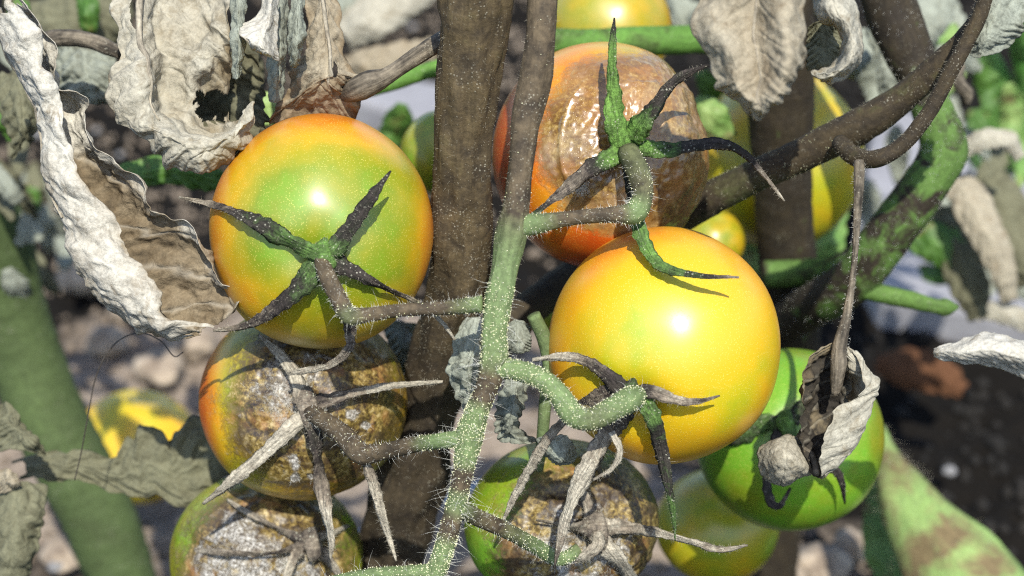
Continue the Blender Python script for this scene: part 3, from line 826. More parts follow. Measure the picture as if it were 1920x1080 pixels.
# right, large yellow
t5 = fruit((1245, 648, 217, 222, .505), (-0.30, -0.46, .84),
           lambda X, Y, Z: 0.41 + 0.10 * sstep(0.55, 0.98, Y) + 0.17 * sstep(0.72, 1.0, hyp(X, Y)) + 0.05 * np.sin(5 * X - 3 * Y) - 0.13 * np.exp(-(hyp(X + 0.35, Y - 0.1) / 0.35) ** 2) - 0.10 * np.exp(-(hyp(X - 0.25, Y + 0.35) / 0.3) ** 2),
           'large glossy yellow tomato with a bright highlight below the brown one', G_TR, n=170, seed=5, gold=1.0)
calyx(t5, (1185, 742), [
    [(1172, 738, 40, .003, .5), (1140, 705, 34, .003, .45), (1105, 681, 26, .004, .3), (1060, 669, 22, .478, .1), (998, 674, 9, .470, .05)],
    [(1190, 736, 38, .003, .5), (1225, 735, 32, .003, .35), (1270, 750, 22, .004, .2), (1310, 752, 12, .005, .3), (1350, 742, 4, .006, .3)],
    [(1205, 745, 42, .003, .9), (1228, 790, 38, .004, .7), (1242, 850, 30, .481, .5), (1252, 910, 24, .481, .6), (1262, 960, 19, .482, .75), (1266, 1014, 4, .483, .8)],
    [(1175, 768, 42, .004, .5), (1140, 815, 44, .006, .25), (1110, 862, 42, .479, .1), (1080, 922, 38, .480, .05), (1058, 985, 28, .481, .1), (1040, 1062, 5, .483, .4)],
    [(1080, 765, 14, .473, .2), (1032, 818, 24, .480, .2), (992, 880, 24, .487, .1), (966, 930, 17, .492, .1), (943, 977, 5, .496, .1)],
    [(1160, 735, 36, .003, .5), (1120, 745, 40, .003, .3), (1080, 755, 6, .003, .5)],
    [(1146, 810, 14, .476, .1), (1162, 845, 14, .475, .05), (1148, 878, 13, .476, .05), (1112, 900, 8, .479, .1)],
], hub_r=34, hub_tone=0.6)
pedicel(t5, [(925, 690, .467, 26, .9), (965, 693, .467, 24, .9), (1010, 708, .466, 24, .9), (1048, 740, .464, 25, .95), (1074, 778, .463, 27, .9), (1110, 786, .463, 26, .55), (1150, 766, .464, 27, .8), (1182, 748, .467, 29, 1), (1197, 740, .474, 20, .9)], beadn=1100, tb=0.5)

# lower left, rotting, orange rim
t2 = fruit((570, 752, 195, 186, .540), (0.05, -0.07, .98),
           lambda X, Y, Z: 0.30 + 0.55 * sstep(-0.55, -0.95, X) + 0.18 * sstep(-0.6, -0.95, Y) + 0.1 * sstep(0.8, 1, X),
           'rotting tomato with orange rim and grey calyx below the green shouldered one', G_TR,
           rot=lambda X, Y, Z: 1.15 - 1.15 * sstep(0.35, 1.10, hyp((X - 0.20) / 0.99, (Y - 0.0) / 1.12)),
           mold=lambda X, Y, Z: 0.18 + 0.46 * np.exp(-(hyp(X + 0.02, Y - 0.16) / 0.40) ** 2) + 0.8 * sum(np.exp(-(hyp(X - a, Y - b) / c) ** 2) for a, b, c in [(0.01, -0.52, .05), (0.0, -0.60, .04), (0.0, -0.72, .045), (0.14, -0.7, .04), (0.55, -0.08, .05), (0.68, -0.2, .04)]), wet=0.4, sag=0.06, wrinkle=0.010, n=190, seed=2)
calyx(t2, (578, 765), [
    [(570, 780, 36, .002, .1), (540, 805, 38, .003, .05), (495, 850, 28, .005, .05), (440, 898, 25, .512, .1), (380, 945, 7, .515, .05)],
    [(580, 790, 36, .002, .5), (592, 840, 34, .004, .45), (600, 890, 32, .006, .35), (612, 960, 28, .508, .15), (622, 1010, 20, .508, .05), (620, 1048, 5, .508, .1)],
    [(685, 862, 16, .492, .3), (700, 910, 26, .494, .15), (715, 960, 20, .497, .05), (730, 1010, 12, .500, .0), (743, 1052, 4, .500, .0)],
    [(590, 757, 36, .002, .4), (640, 743, 26, .004, .3), (700, 728, 18, .008, .05), (770, 720, 15, .508, .0), (831, 716, 7, .505, .0)],
    [(565, 755, 36, .002, .3), (558, 715, 30, .003, .15), (530, 670, 24, .003, .1), (485, 628, 8, .003, .1)],
], hub_r=40, hub_tone=0.3, fuzz=260)
pedicel(t2, [(885, 820, .470, 26, .9), (835, 826, .472, 19, .95), (800, 830, .476, 18, .6), (765, 836, .480, 19, .0), (712, 848, .488, 20, .0), (676, 850, .492, 25, .1), (642, 815, .497, 24, .0), (602, 785, .504, 21, .0), (576, 768, .509, 18, .0)], beadn=350)

# bottom left, mouldy
t3 = fruit((500, 1046, 180, 168, .566), (0.35, 0.05, .93),
           lambda X, Y, Z: 0.17 + 0.10 * sstep(-0.7, -1, X),
           'mouldy grey tomato with olive green edge, lowest of the stack', G_TR,
           rot=lambda X, Y, Z: 1.2 - 1.2 * sstep(0.48, 1.10, hyp((X - 0.08) / 1.0, Y / 1.08)),
           mold=lambda X, Y, Z: 0.66 - 0.72 * sstep(0.45, 1.0, hyp(X, Y)) - 0.5 * np.exp(-(hyp(X - 0.35, Y - 0.5) / 0.28) ** 2), wet=0.1, sag=0.10, wrinkle=0.020, n=190, seed=3)
calyx(t3, (585, 1020), [
    [(575, 1022, 26, .001, .4), (500, 1038, 18, .002, .35), (420, 1036, 15, .002, .25), (325, 1028, 5, .004, .05)],
    [(570, 1012, 28, .001, .35), (510, 985, 16, .001, .3), (455, 955, 12, .001, .15), (425, 935, 4, .001, .1)],
    [(590, 1010, 24, .001, .3), (620, 1000, 14, .002, .1), (655, 985, 5, .003, .05)],
    [(600, 1030, 26, .001, .35), (620, 1055, 20, .002, .2), (645, 1095, 10, .003, .1)],
    [(560, 1030, 26, .001, .35), (545, 1060, 24, .002, .2), (530, 1110, 10, .003, .1)],
], hub_r=34, hub_tone=0.35, fuzz=160)

# bottom centre, mouldy with green side
t6 = fruit((1056, 985, 186, 162, .540), (0.28, -0.05, .95),
           lambda X, Y, Z: 0.10 + 0.1 * sstep(0.2, 0.9, Y),
           'mouldy brown tomato with dark green side beneath the yellow one', G_TR,
           rot=lambda X, Y, Z: 1.18 - 1.15 * sstep(0.48, 1.16, hyp((X - 0.26) / 1.05, (Y + 0.2) / 1.15)),
           mold=lambda X, Y, Z: 0.56 - 0.60 * sstep(0.3, 1.0, hyp(X - 0.15, Y + 0.15)), wet=0.15, sag=0.09, wrinkle=0.018, n=190, seed=6)
calyx(t6, (1120, 1000), [
    [(1120, 990, 44, .002, .25), (1180, 990, 30, .003, .15), (1240, 1001, 22, .507, .1), (1300, 1016, 18, .502, .1), (1350, 1030, 14, .499, .2), (1402, 1022, 4, .497, .2)],
    [(1128, 1015, 44, .003, .1), (1158, 1050, 40, .004, .0), (1200, 1105, 24, .006, .1)],
    [(1105, 990, 40, .002, .3), (1060, 985, 26, .002, .2), (1005, 975, 10, .003, .2)],
    [(1118, 995, 20, .004, .2), (1122, 1020, 32, .008, .12), (1095, 1044, 28, .009, .1), (1068, 1052, 10, .006, .15)],
    [(1110, 985, 30, .002, .3), (1100, 940, 20, .002, .2), (1085, 905, 6, .003, .1)],
], hub_r=42, hub_tone=0.3, fuzz=260)
pedicel(t6, [(856, 952, .472, 20, .7), (905, 975, .480, 20, .1), (960, 1000, .489, 18, .45), (1005, 1025, .497, 18, .9), (1050, 1048, .503, 17, .95), (1085, 1030, .505, 14, .6)], beadn=450)

# behind
t7 = fruit((1480, 824, 176, 171, .580), (0.0, 0.12, .95), lambda X, Y, Z: 0.04 + 0.16 * sstep(0.55, 1.0, X) + 0.0 * Y,
           'smooth bright green tomato behind the hanging withered leaf', G_BK, n=100, seed=7)
calyx(t7, (1475, 800), [
    [(1470, 805, 30, .002, .5), (1440, 790, 44, .003, .7), (1400, 815, 44, .003, .7), (1345, 835, 6, .004, .6)],
    [(1460, 810, 30, .003, .5), (1440, 880, 26, .010, .5), (1442, 935, 22, .016, .5), (1462, 948, 14, .016, .45), (1482, 915, 5, .014, .4)],
    [(1500, 820, 30, .003, .5), (1545, 868, 26, .009, .5), (1575, 895, 20, .010, .5), (1584, 945, 4, .008, .4)],
    [(1485, 790, 30, .003, .6), (1520, 740, 36, .004, .7), (1540, 690, 6, .006, .6)],
], fuzz=40)
t8 = fruit((1345, 985, 116, 108, .640), (0.1, 0.5, .8), lambda X, Y, Z: 0.27 + 0.06 * sstep(0.2, 0.9, -Y), 'yellow green tomato half hidden below the bright green one', G_BK, n=70, seed=8, gold=0.3)
t9 = fruit((1140, 55, 118, 120, .640), (0.1, 0.7, .6), lambda X, Y, Z: 0.34 + 0.06 * X, 'olive yellow tomato behind the green cane at the top', G_BK, n=70, seed=9)
t10 = fruit((1462, 300, 156, 168, .680), (0.1, 0.6, .7), lambda X, Y, Z: 0.33 + 0.08 * sstep(-0.2, 0.9, X) * 0, 'yellow tomato behind the dark upright stem', G_BK, n=80, seed=10, gold=0.8)
t11 = fruit((1335, 452, 62, 60, .650), (0.1, 0.6, .7), lambda X, Y, Z: 0.30 + 0.05 * X, 'small yellow green tomato peeping over the large yellow one', G_BK, n=60, seed=11)
t12 = fruit((826, 288, 76, 80, .600), (0.1, 0.6, .7), lambda X, Y, Z: 0.20 + 0.0 * X, 'small olive green tomato half behind the thick brown stem', G_BK, n=60, seed=12)
t13 = fruit((255, 838, 118, 108, ground_d(838, 0.03)), (0.2, 0.8, .3), lambda X, Y, Z: 0.38 + 0.04 * sstep(0, 1, X), 'bright yellow fallen tomato lying on the soil', G_BK, n=70, seed=13, gold=1.0)
t14 = fruit((1066, 578, 74, 72, .620), (0.1, 0.6, .7), lambda X, Y, Z: 0.16 + 0.0 * X, 'small green tomato glimpsed between the truss and the large yellow one', G_BK, n=60, seed=14)

# ------------------------------------------------------------------ withered leaves on the front plant
M_WHITE = mat_dry('white_dry_leaf', (0.60, 0.58, 0.51), (0.30, 0.245, 0.165), (0.17, 0.13, 0.08), (0.04, 0.036, 0.03), mott=1.0)
M_RIB = mat_stem('pale_dry_rib', (0.40, 0.36, 0.28), (0.3, 0.3, 0.2), streak=0.8, dark=(0.2, 0.17, 0.13))
D1c = [.484, .482, .488, .495, .499, .494, .488]
T1a = [-.05, -.1, .05, .1, .1, .08, .0]  # upper rows, whiter than the lower ones
T1b = [.20, .14, .22, .66, .72, .55, -.05]
d1 = [([(18, -8), (8, -4), (-8, 6), (-5, 8), (5, 4), (15, -4), (24, -10)], T1a), ([(62, 42), (45, 55), (22, 74), (28, 78), (45, 66), (60, 54), (76, 44)], T1a),
      ([(82, 98), (65, 105), (42, 118), (50, 121), (68, 112), (86, 104), (100, 96)], T1a), ([(94, 163), (85, 168), (66, 178), (74, 181), (90, 176), (100, 170), (110, 163)], T1a),
      ([(125, 214), (105, 210), (80, 207), (92, 210), (120, 205), (145, 200), (168, 190)], T1a), ([(135, 268), (112, 262), (84, 258), (98, 262), (125, 262), (148, 265), (164, 262)], T1a),
      ([(168, 315), (130, 310), (90, 308), (108, 314), (160, 312), (190, 308), (210, 298)], T1b), ([(202, 375), (155, 373), (110, 372), (130, 380), (200, 370), (245, 350), (260, 336)], T1b),
      ([(230, 425), (185, 431), (135, 434), (155, 442), (235, 425), (288, 405), (278, 384)], T1b), ([(247, 475), (200, 486), (140, 480), (165, 494), (260, 470), (345, 440), (354, 418)], T1b),
      ([(292, 525), (240, 541), (184, 544), (205, 550), (310, 517), (372, 490), (374, 468)], T1b), ([(318, 572), (275, 584), (245, 594), (262, 597), (342, 562), (398, 532), (402, 513)], T1b),
      ([(345, 597), (318, 606), (295, 612), (310, 614), (372, 588), (428, 562), (446, 545)], T1b), ([(408, 614), (385, 620), (368, 624), (378, 626), (402, 615), (422, 600), (440, 578)], T1b)]
L1 = leaf('dried_leaf', [[(p[0], p[1], D1c[k], t[k]) for k, p in enumerate(r)] for r, t in d1], M_WHITE, plant, nu=110, nv=230, crumple=.0015, cfreq=85, fine=.0006, jag=.04, notch=.16,
          seed=1, veins=7, vamp=.0004, label='long pale withered leaf folded over itself at the photo edge')
rib(L1, [(0.42, 0.0), (0.42, 0.15), (0.40, 0.35), (0.36, 0.6)], 0.0014, 0.0003, M_RIB)

d2 = [[(190, -40, .492), (225, -40, .490), (262, -40, .486), (300, -40, .492), (350, -40, .497), (400, -40, .495), (440, -40, .490)],
      [(212, 40, .490), (238, 48, .487), (262, 58, .482), (302, 55, .491, .3), (352, 50, .495, .35), (405, 48, .491, .3), (432, 44, .488)],
      [(216, 108, .486), (236, 114, .483), (266, 116, .479), (312, 110, .489, .35), (368, 108, .488, .1), (412, 104, .489, .4), (438, 100, .492, .5)],
      [(196, 165, .484), (226, 174, .480), (272, 178, .477), (315, 180, .490, .4), (362, 178, .491, .3), (405, 165, .495, .5), (436, 158, .498, .6)],
      [(212, 222, .482), (242, 226, .477), (288, 228, .474), (335, 230, .481, .2), (375, 238, .487, .35), (408, 236, .490, .4), (436, 225, .489, .3)],
      [(248, 254, .481), (282, 260, .475), (325, 262, .471), (372, 260, .473), (418, 250, .475), (452, 224, .478), (478, 186, .482)],
      [(285, 284, .484), (315, 292, .478), (348, 298, .474), (385, 300, .474, .2), (425, 290, .477, .3), (458, 268, .481, .3), (488, 232, .486, .3)],
      [(322, 302, .488), (345, 313, .484), (365, 319, .482), (388, 321, .482, .3), (412, 316, .484, .4), (440, 302, .488, .4), (472, 275, .492, .5)]]
d2 = [[(c[0], c[1], c[2] + .010, *c[3:]) for c in r] for r in d2]
L2 = leaf('dried_leaf', d2, M_PALE, plant, nu=130, nv=180, crumple=.0024, cfreq=62, fine=.0005, jag=.02, seed=2, tone0=.12, veins=8, vamp=.0006, holes=[(402, 202, 34, 27), (252, 20, 6, 40)],
          label='large crumpled pale grey leaf with a dark hole, hanging beside the orange tomato')
rib(L2, [(0.34, 0.0), (0.34, 0.2), (0.36, 0.4), (0.42, 0.55)], 0.0011, 0.0002, M_RIB)
leaf('dried_leaf', [[(340, 90, .515), (390, 90, .515), (440, 95, .515), (490, 100, .515)], [(340, 160, .520), (390, 165, .522), (440, 165, .520), (495, 160, .516)], [(350, 220, .518), (400, 230, .520), (450, 225, .516), (500, 215, .510)],
                    [(380, 280, .508), (420, 290, .508), (460, 280, .505), (505, 250, .502)]], M_OLIVE, plant, nu=50, nv=60, seed=3, tone0=.5, crumple=.002, label='dark olive dry leaf inside the hole of the large crumpled one')
leaf('dried_leaf', [[(425, -30, .480), (440, -32, .477), (455, -30, .478), (468, -28, .482)], [(428, 40, .479), (442, 42, .476), (455, 44, .477), (462, 42, .481)], [(432, 90, .478), (444, 92, .475), (454, 92, .476), (462, 90, .480)], [(430, 148, .480), (440, 150, .478), (448, 150, .478), (455, 146, .481)]],
     M_GREY, plant, nu=30, nv=80, seed=4, tone0=.2, crumple=.0008, label='narrow grey strip of dry leaf beside the large crumpled one')
leaf('dried_leaf', [[(488, -40, .484), (500, -40, .480), (515, -40, .480), (528, -38, .486)], [(484, 20, .482), (498, 22, .477), (512, 24, .477), (524, 26, .484)], [(446, 50, .478, .0), (478, 50, .474), (505, 54, .474), (524, 56, .482)],
                    [(452, 66, .472, .0), (475, 74, .471), (500, 80, .472), (524, 82, .480)], [(468, 92, .474), (488, 98, .472), (508, 102, .473), (526, 104, .480)], [(492, 104, .478), (502, 108, .476), (514, 112, .476), (526, 116, .481)]],
     M_WHITE, plant, nu=50, nv=70, seed=5, tone0=-.1, crumple=.0006, label='small bluish white curled leaf tip at the top')
leaf('dried_leaf', [[(500, -40, .500), (520, -40, .498), (538, -40, .500), (548, -38, .504)], [(498, 60, .498), (518, 62, .494), (534, 64, .496), (542, 64, .502)], [(496, 130, .500), (514, 134, .497), (530, 134, .498), (540, 130, .504)], [(500, 190, .503), (512, 196, .501), (524, 196, .502), (532, 188, .506)]],
     M_GREY, plant, nu=36, nv=90, seed=6, tone0=.25, crumple=.0008, label='hanging grey green dry leaf behind the small white curled tip')
leaf('dried_leaf', [[(548, -10, .488), (556, -14, .485), (564, -14, .485), (572, -8, .489)], [(538, 30, .487), (552, 30, .483), (564, 30, .483), (572, 32, .488)], [(536, 75, .487), (550, 78, .482), (564, 76, .482), (576, 66, .487)], [(542, 112, .489), (550, 116, .486), (558, 116, .486), (566, 106, .490)], [(546, 126, .491), (550, 128, .490), (554, 128, .490), (558, 124, .492)]],
     M_GREY, plant, nu=40, nv=70, seed=7, tone0=.05, crumple=.0008, label='narrow pointed pale grey leaf hanging beside the curled brown one')
L5 = leaf('dried_leaf', [[(556, -40, .505), (585, -40, .499), (612, -40, .499), (636, -40, .505)], [(570, 50, .505), (595, 50, .497), (625, 50, .497), (648, 46, .503)], [(566, 104, .505), (590, 104, .497), (630, 106, .495), (658, 112, .503)],
                         [(542, 130, .505), (580, 130, .495), (638, 136, .493), (684, 140, .502)], [(526, 168, .506, .45), (575, 156, .495, .4), (625, 160, .494, .45), (692, 158, .503, .6)], [(508, 205, .506, .5), (562, 190, .499, .55), (622, 188, .498, .5), (682, 188, .504, .5)],
                         [(492, 244, .510, .6), (556, 230, .508, .65), (620, 230, .508, .6), (664, 234, .510, .55)]], M_TAN, plant, nu=90, nv=130, seed=8, tone0=.3, crumple=.0014, cfreq=70, jag=.02, holes=[(628, 131, 4, 13)],
          label='curled tan brown leaf draped over the top of the orange tomato')
leaf('dried_leaf', [[(0, 130, .56), (25, 128, .555), (52, 140, .555), (70, 170, .56)], [(-10, 200, .555), (25, 200, .548), (55, 205, .55), (76, 220, .556)], [(10, 260, .555), (32, 262, .55), (55, 260, .55), (72, 270, .555)], [(18, 310, .558), (30, 300, .556), (42, 290, .556), (55, 275, .558)]],
     M_OLIVE, plant, nu=50, nv=70, seed=9, tone0=.15, crumple=.0018, holes=[(48, 275, 8, 12), (12, 118, 12, 12)], jag=.06, label='torn olive brown leaf with holes at the photo edge')
leaf('dried_leaf', [[(92, 85, .565), (130, 80, .56), (180, 90, .56), (225, 100, .565)], [(96, 130, .56), (135, 128, .555), (185, 135, .556), (225, 140, .562)], [(100, 170, .562), (140, 175, .558), (185, 180, .558), (220, 180, .563)], [(110, 192, .565), (145, 196, .562), (180, 198, .562), (212, 196, .566)]],
     M_GREY, plant, nu=50, nv=50, seed=10, tone0=.35, crumple=.0016, label='blotched grey green leaf between the folded and the crumpled pale leaves')
# small dried leaves about the truss
leaf('dried_leaf', [[(868, 600, .500), (888, 592, .497), (905, 594, .497), (924, 604, .50)], [(846, 650, .497), (872, 656, .492), (897, 654, .492), (922, 656, .498)], [(833, 695, .497), (858, 690, .490), (888, 700, .490), (916, 700, .497)], [(846, 745, .499), (868, 752, .494), (892, 748, .494), (908, 748, .499)], [(872, 782, .501), (880, 786, .5), (888, 786, .5), (896, 780, .502)]],
     M_GREY, plant, nu=54, nv=90, seed=11, tone0=.05, crumple=.0018, cfreq=130, label='small crumpled grey leaf behind the middle of the hairy truss')
leaf('dried_leaf', [[(948, 700, .494), (965, 700, .490), (982, 702, .490), (998, 706, .495)], [(924, 755, .494), (948, 765, .488), (972, 760, .488), (990, 762, .494)], [(918, 800, .495), (945, 808, .490), (966, 806, .490), (976, 795, .496)], [(930, 828, .497), (955, 838, .494), (985, 836, .494), (1012, 826, .498)]],
     M_GREY, plant, nu=50, nv=70, seed=12, tone0=.3, crumple=.0014, cfreq=120, label='small dark grey leaf hanging just right of the hairy truss')
leaf('dried_leaf', [[(1004, 822, .486), (1012, 818, .484), (1022, 816, .484), (1032, 818, .487)], [(1014, 846, .486), (1030, 846, .483), (1048, 836, .483), (1068, 812, .487)], [(1030, 866, .488), (1046, 868, .485), (1066, 862, .485), (1082, 842, .489)], [(1046, 874, .49), (1058, 875, .489), (1070, 872, .489), (1084, 860, .491)]],
     M_GREY, plant, nu=44, nv=50, seed=13, tone0=-.1, crumple=.0008, label='tiny pale green scrap of leaf above the mouldy brown tomato')
leaf('dried_leaf', [[(948, 606, .505), (965, 596, .502), (985, 600, .503), (1000, 612, .506)], [(944, 634, .504), (962, 634, .50), (984, 636, .501), (1000, 640, .505)], [(952, 660, .506), (966, 664, .504), (982, 662, .504), (994, 656, .507)]], M_GREY, plant, nu=36, nv=40, seed=14, tone0=.1, crumple=.001, label='small round grey leaf scrap right of the truss')
leaf('dried_leaf', [[(715, 610, .575), (740, 600, .572), (765, 600, .572), (790, 606, .575)], [(730, 660, .573), (752, 655, .569), (770, 655, .569), (786, 650, .573)], [(752, 705, .575), (762, 704, .573), (772, 702, .573), (780, 695, .576)]], M_GREY, plant, nu=36, nv=50, seed=15, tone0=.15, crumple=.0012, label='grey green dry leaf tucked between the rotting tomato and the thick stem')
# upper right pair, nearer the lens
L7 = leaf('dried_leaf', [[(1340, -50, .440), (1385, -50, .434), (1425, -50, .436), (1470, -50, .432), (1505, -45, .440)], [(1292, 46, .440, -.1), (1350, 36, .434), (1420, 40, .437, .35), (1472, 40, .430), (1520, 66, .440)], [(1326, 108, .440, -.1), (1372, 106, .431, .1), (1425, 100, .435, .35), (1480, 104, .428, .25), (1518, 116, .440)],
                         [(1332, 160, .441, -.1), (1378, 162, .432, .2), (1425, 160, .434, .3), (1468, 160, .429, .25), (1500, 144, .439)], [(1370, 186, .442), (1396, 196, .434), (1425, 200, .433), (1452, 194, .431), (1480, 178, .439)], [(1408, 226, .442), (1414, 231, .440), (1422, 235, .440), (1430, 231, .440), (1440, 214, .442)]],
          M_TAN, plant, nu=90, nv=110, seed=16, tone0=.12, crumple=.0011, cfreq=70, jag=.02, label='broad drooping grey tan leaf above the dark upright stem')
rib(L7, [(0.5, 0.0), (0.5, 0.4), (0.5, 0.7), (0.5, 0.98)], 0.0005, 0.0002, M_RIB)
rib(L5, [(0.55, 0.0), (0.56, 0.4), (0.62, 0.65), (0.7, 0.9)], 0.0006, 0.0002, M_RIB)
leaf('dried_leaf', [[(1514, -20, .470, .0), (1530, -30, .462), (1560, -40, .458), (1590, -40, .464)], [(1530, 36, .466), (1552, 30, .456), (1584, 16, .455), (1608, 0, .466)], [(1562, 60, .466, .2), (1580, 56, .456), (1602, 50, .455), (1620, 44, .466)], [(1570, 88, .467, .3), (1588, 90, .456), (1610, 90, .455), (1626, 88, .466)],
                    [(1558, 112, .467, .3), (1580, 118, .456), (1600, 122, .456), (1616, 124, .466)], [(1534, 124, .467, .2), (1546, 138, .458), (1560, 150, .458), (1574, 162, .466)], [(1516, 128, .468, .2), (1522, 138, .462), (1530, 148, .462), (1540, 156, .468)]],
     M_PALE, plant, nu=50, nv=120, seed=17, tone0=.0, crumple=.0010, cfreq=90, label='pale curled leaf bent like a hook beside the broad drooping one')
leaf('dried_leaf', [[(1512, 50, .482), (1530, 40, .480), (1560, 44, .480), (1585, 50, .484)], [(1508, 90, .484), (1535, 86, .482), (1565, 86, .482), (1590, 90, .485)], [(1512, 135, .485), (1535, 130, .483), (1560, 130, .483), (1580, 130, .486)]], M_OLIVE, plant, nu=36, nv=40, seed=18, tone0=.4, crumple=.0015, label='dark olive leaf inside the pale hook shaped one')
# hanging withered leaf and leaflet on the thin stalk
L9 = leaf('dried_leaf', [[(1560, 640, .500, .3), (1567, 640, .499, .3), (1574, 640, .498, .2), (1580, 640, .498, .2), (1588, 641, .499, .1), (1590, 645, .500, .1)],
                         [(1506, 682, .496, .15), (1538, 678, .503, 1.1), (1572, 682, .502, .9), (1595, 680, .498, .2), (1622, 690, .497, .1), (1612, 696, .494, .1)],
                         [(1502, 722, .497, .5), (1535, 722, .508, 1.4), (1568, 726, .509, 1.4), (1602, 716, .501, .4), (1643, 716, .496, .1), (1616, 734, .490, .05)],  # high tones inside: dark lamina plus painted shade
                         [(1503, 768, .498, .9), (1530, 766, .509, 1.5), (1560, 766, .511, 1.5), (1596, 758, .503, .5), (1632, 746, .495, .1), (1562, 766, .487, -.05)],
                         [(1504, 812, .499, 1.1), (1525, 812, .508, 1.5), (1546, 810, .509, 1.5), (1582, 810, .502, .3), (1608, 808, .495, .05), (1542, 818, .487, -.1)],
                         [(1510, 848, .500, 1.2), (1524, 850, .504, 1.4), (1538, 850, .505, .9), (1560, 846, .500, .2), (1582, 852, .495, .0), (1533, 852, .489, -.1)],
                         [(1530, 892, .500, .9), (1534, 898, .500, .9), (1538, 902, .499, .4), (1541, 902, .498, .2), (1544, 898, .496, .0), (1538, 896, .494, -.1)]],
          M_PALE, plant, nu=110, nv=120, seed=19, crumple=.0008, cfreq=130, fine=.0004, jag=.03, label='withered leaf with dark inside and pale folded edge hanging on a thin stalk')
leaf('dried_leaf', [[(1464, 818, .512), (1480, 812, .508), (1495, 816, .508), (1508, 826, .512)], [(1424, 836, .508), (1456, 830, .500), (1490, 838, .499), (1514, 850, .506)], [(1418, 868, .507), (1455, 866, .496), (1492, 868, .495), (1530, 886, .504)], [(1428, 896, .510), (1450, 905, .503), (1475, 910, .502), (1504, 896, .506)], [(1445, 906, .514), (1458, 910, .512), (1472, 912, .512), (1488, 906, .513)]],
     M_PALE, plant, nu=56, nv=60, seed=20, tone0=.25, crumple=.0003, cfreq=120, label='small cupped grey leaflet in front of the bright green tomato')
tube('petiole', [(1530, 890, .500, 7), (1528, 872, .502, 7), (1520, 850, .503, 6), (1500, 838, .504, 4)], M_DRYPET, plant, nseg=8)
leaf('dried_leaf', [[(1746, 659, .470), (1747, 661, .469), (1748, 663, .469), (1747, 666, .470)], [(1798, 642, .468), (1798, 654, .463), (1797, 666, .463), (1796, 678, .468)], [(1846, 624, .467), (1848, 644, .460), (1848, 665, .460), (1846, 686, .467)], [(1900, 630, .467), (1900, 652, .459), (1900, 678, .460), (1902, 704, .468, .3)], [(1970, 650, .469), (1968, 672, .462), (1966, 700, .463), (1964, 730, .470)], [(2040, 690, .474), (2040, 700, .472), (2040, 710, .472), (2040, 720, .475)]],
     M_WHITE, plant, nu=44, nv=110, seed=21, tone0=-.2, crumple=.0008, cfreq=90, label='white dry leaf tip reaching in over the dark soil')
leaf('dried_leaf', [[(1836, -30, .500), (1870, -30, .496), (1900, -30, .496), (1940, -30, .500)], [(1822, 30, .499), (1852, 32, .494), (1885, 30, .495), (1935, 30, .5)], [(1812, 70, .499), (1842, 76, .494), (1872, 72, .495), (1925, 60, .5)], [(1812, 104, .501), (1832, 112, .498), (1852, 108, .498), (1900, 90, .502)]], M_GREY, plant, nu=50, nv=60, seed=22, tone0=.12, crumple=.001, jag=.04, label='thin grey leaf at the tip of the dark branch')
# lower left leaves
L12 = leaf('dried_leaf', [[(20, 872, .585), (22, 878, .582), (24, 886, .582), (26, 894, .585)], [(90, 846, .583), (92, 862, .581), (95, 885, .581), (98, 905, .583)], [(150, 840, .582), (155, 862, .581), (160, 890, .581), (165, 914, .583)], [(208, 852, .582), (212, 878, .581), (218, 908, .581), (225, 930, .583)], [(248, 784, .583), (258, 840, .580), (270, 900, .581), (282, 938, .583)],
                          [(322, 800, .582), (332, 850, .580), (342, 905, .581), (352, 954, .583)], [(372, 772, .583), (384, 830, .581), (392, 890, .581), (400, 962, .584)], [(440, 792, .586), (445, 850, .58), (448, 890, .58), (450, 940, .587)]],
           M_OLIVE, plant, nu=70, nv=130, seed=23, tone0=.22, crumple=.0018, cfreq=90, notch=.3, jag=.09, jfreq=180, label='ragged olive grey leaf in shade beside the stack of tomatoes')
leaf('dried_leaf', [[(-20, 760, .560), (10, 752, .557), (40, 772, .556), (60, 800, .56)], [(-20, 800, .556), (20, 800, .55), (55, 820, .55), (95, 842, .556)], [(-10, 850, .558), (25, 846, .553), (60, 850, .553), (90, 862, .558)]], M_OLIVE, plant, nu=44, nv=44, seed=24, tone0=.1, crumple=.0018, jag=.05, label='small olive leaf fragment at the photo edge above a tan scrap')
leaf('dried_leaf', [[(-30, 920, .56), (10, 905, .555), (50, 900, .555), (95, 905, .56)], [(-30, 980, .556), (10, 970, .55), (50, 965, .55), (88, 960, .556)], [(-30, 1040, .556), (5, 1040, .55), (40, 1030, .55), (78, 1015, .556)], [(-30, 1120, .56), (0, 1110, .556), (30, 1095, .556), (60, 1080, .56)]], M_OLIVE, plant, nu=50, nv=60, seed=25, tone0=.05, crumple=.0016, label='drooping olive grey leaf in the bottom corner')
leaf('dried_leaf', [[(-10, 882, .552), (8, 876, .549), (24, 880, .549), (36, 892, .552)], [(-12, 905, .551), (8, 904, .547), (26, 906, .547), (44, 910, .551)], [(-8, 925, .553), (8, 926, .551), (22, 924, .551), (36, 918, .553)]], M_TAN, plant, nu=34, nv=34, seed=26, tone0=.2, crumple=.0014, label='small tan dry scrap at the photo edge')

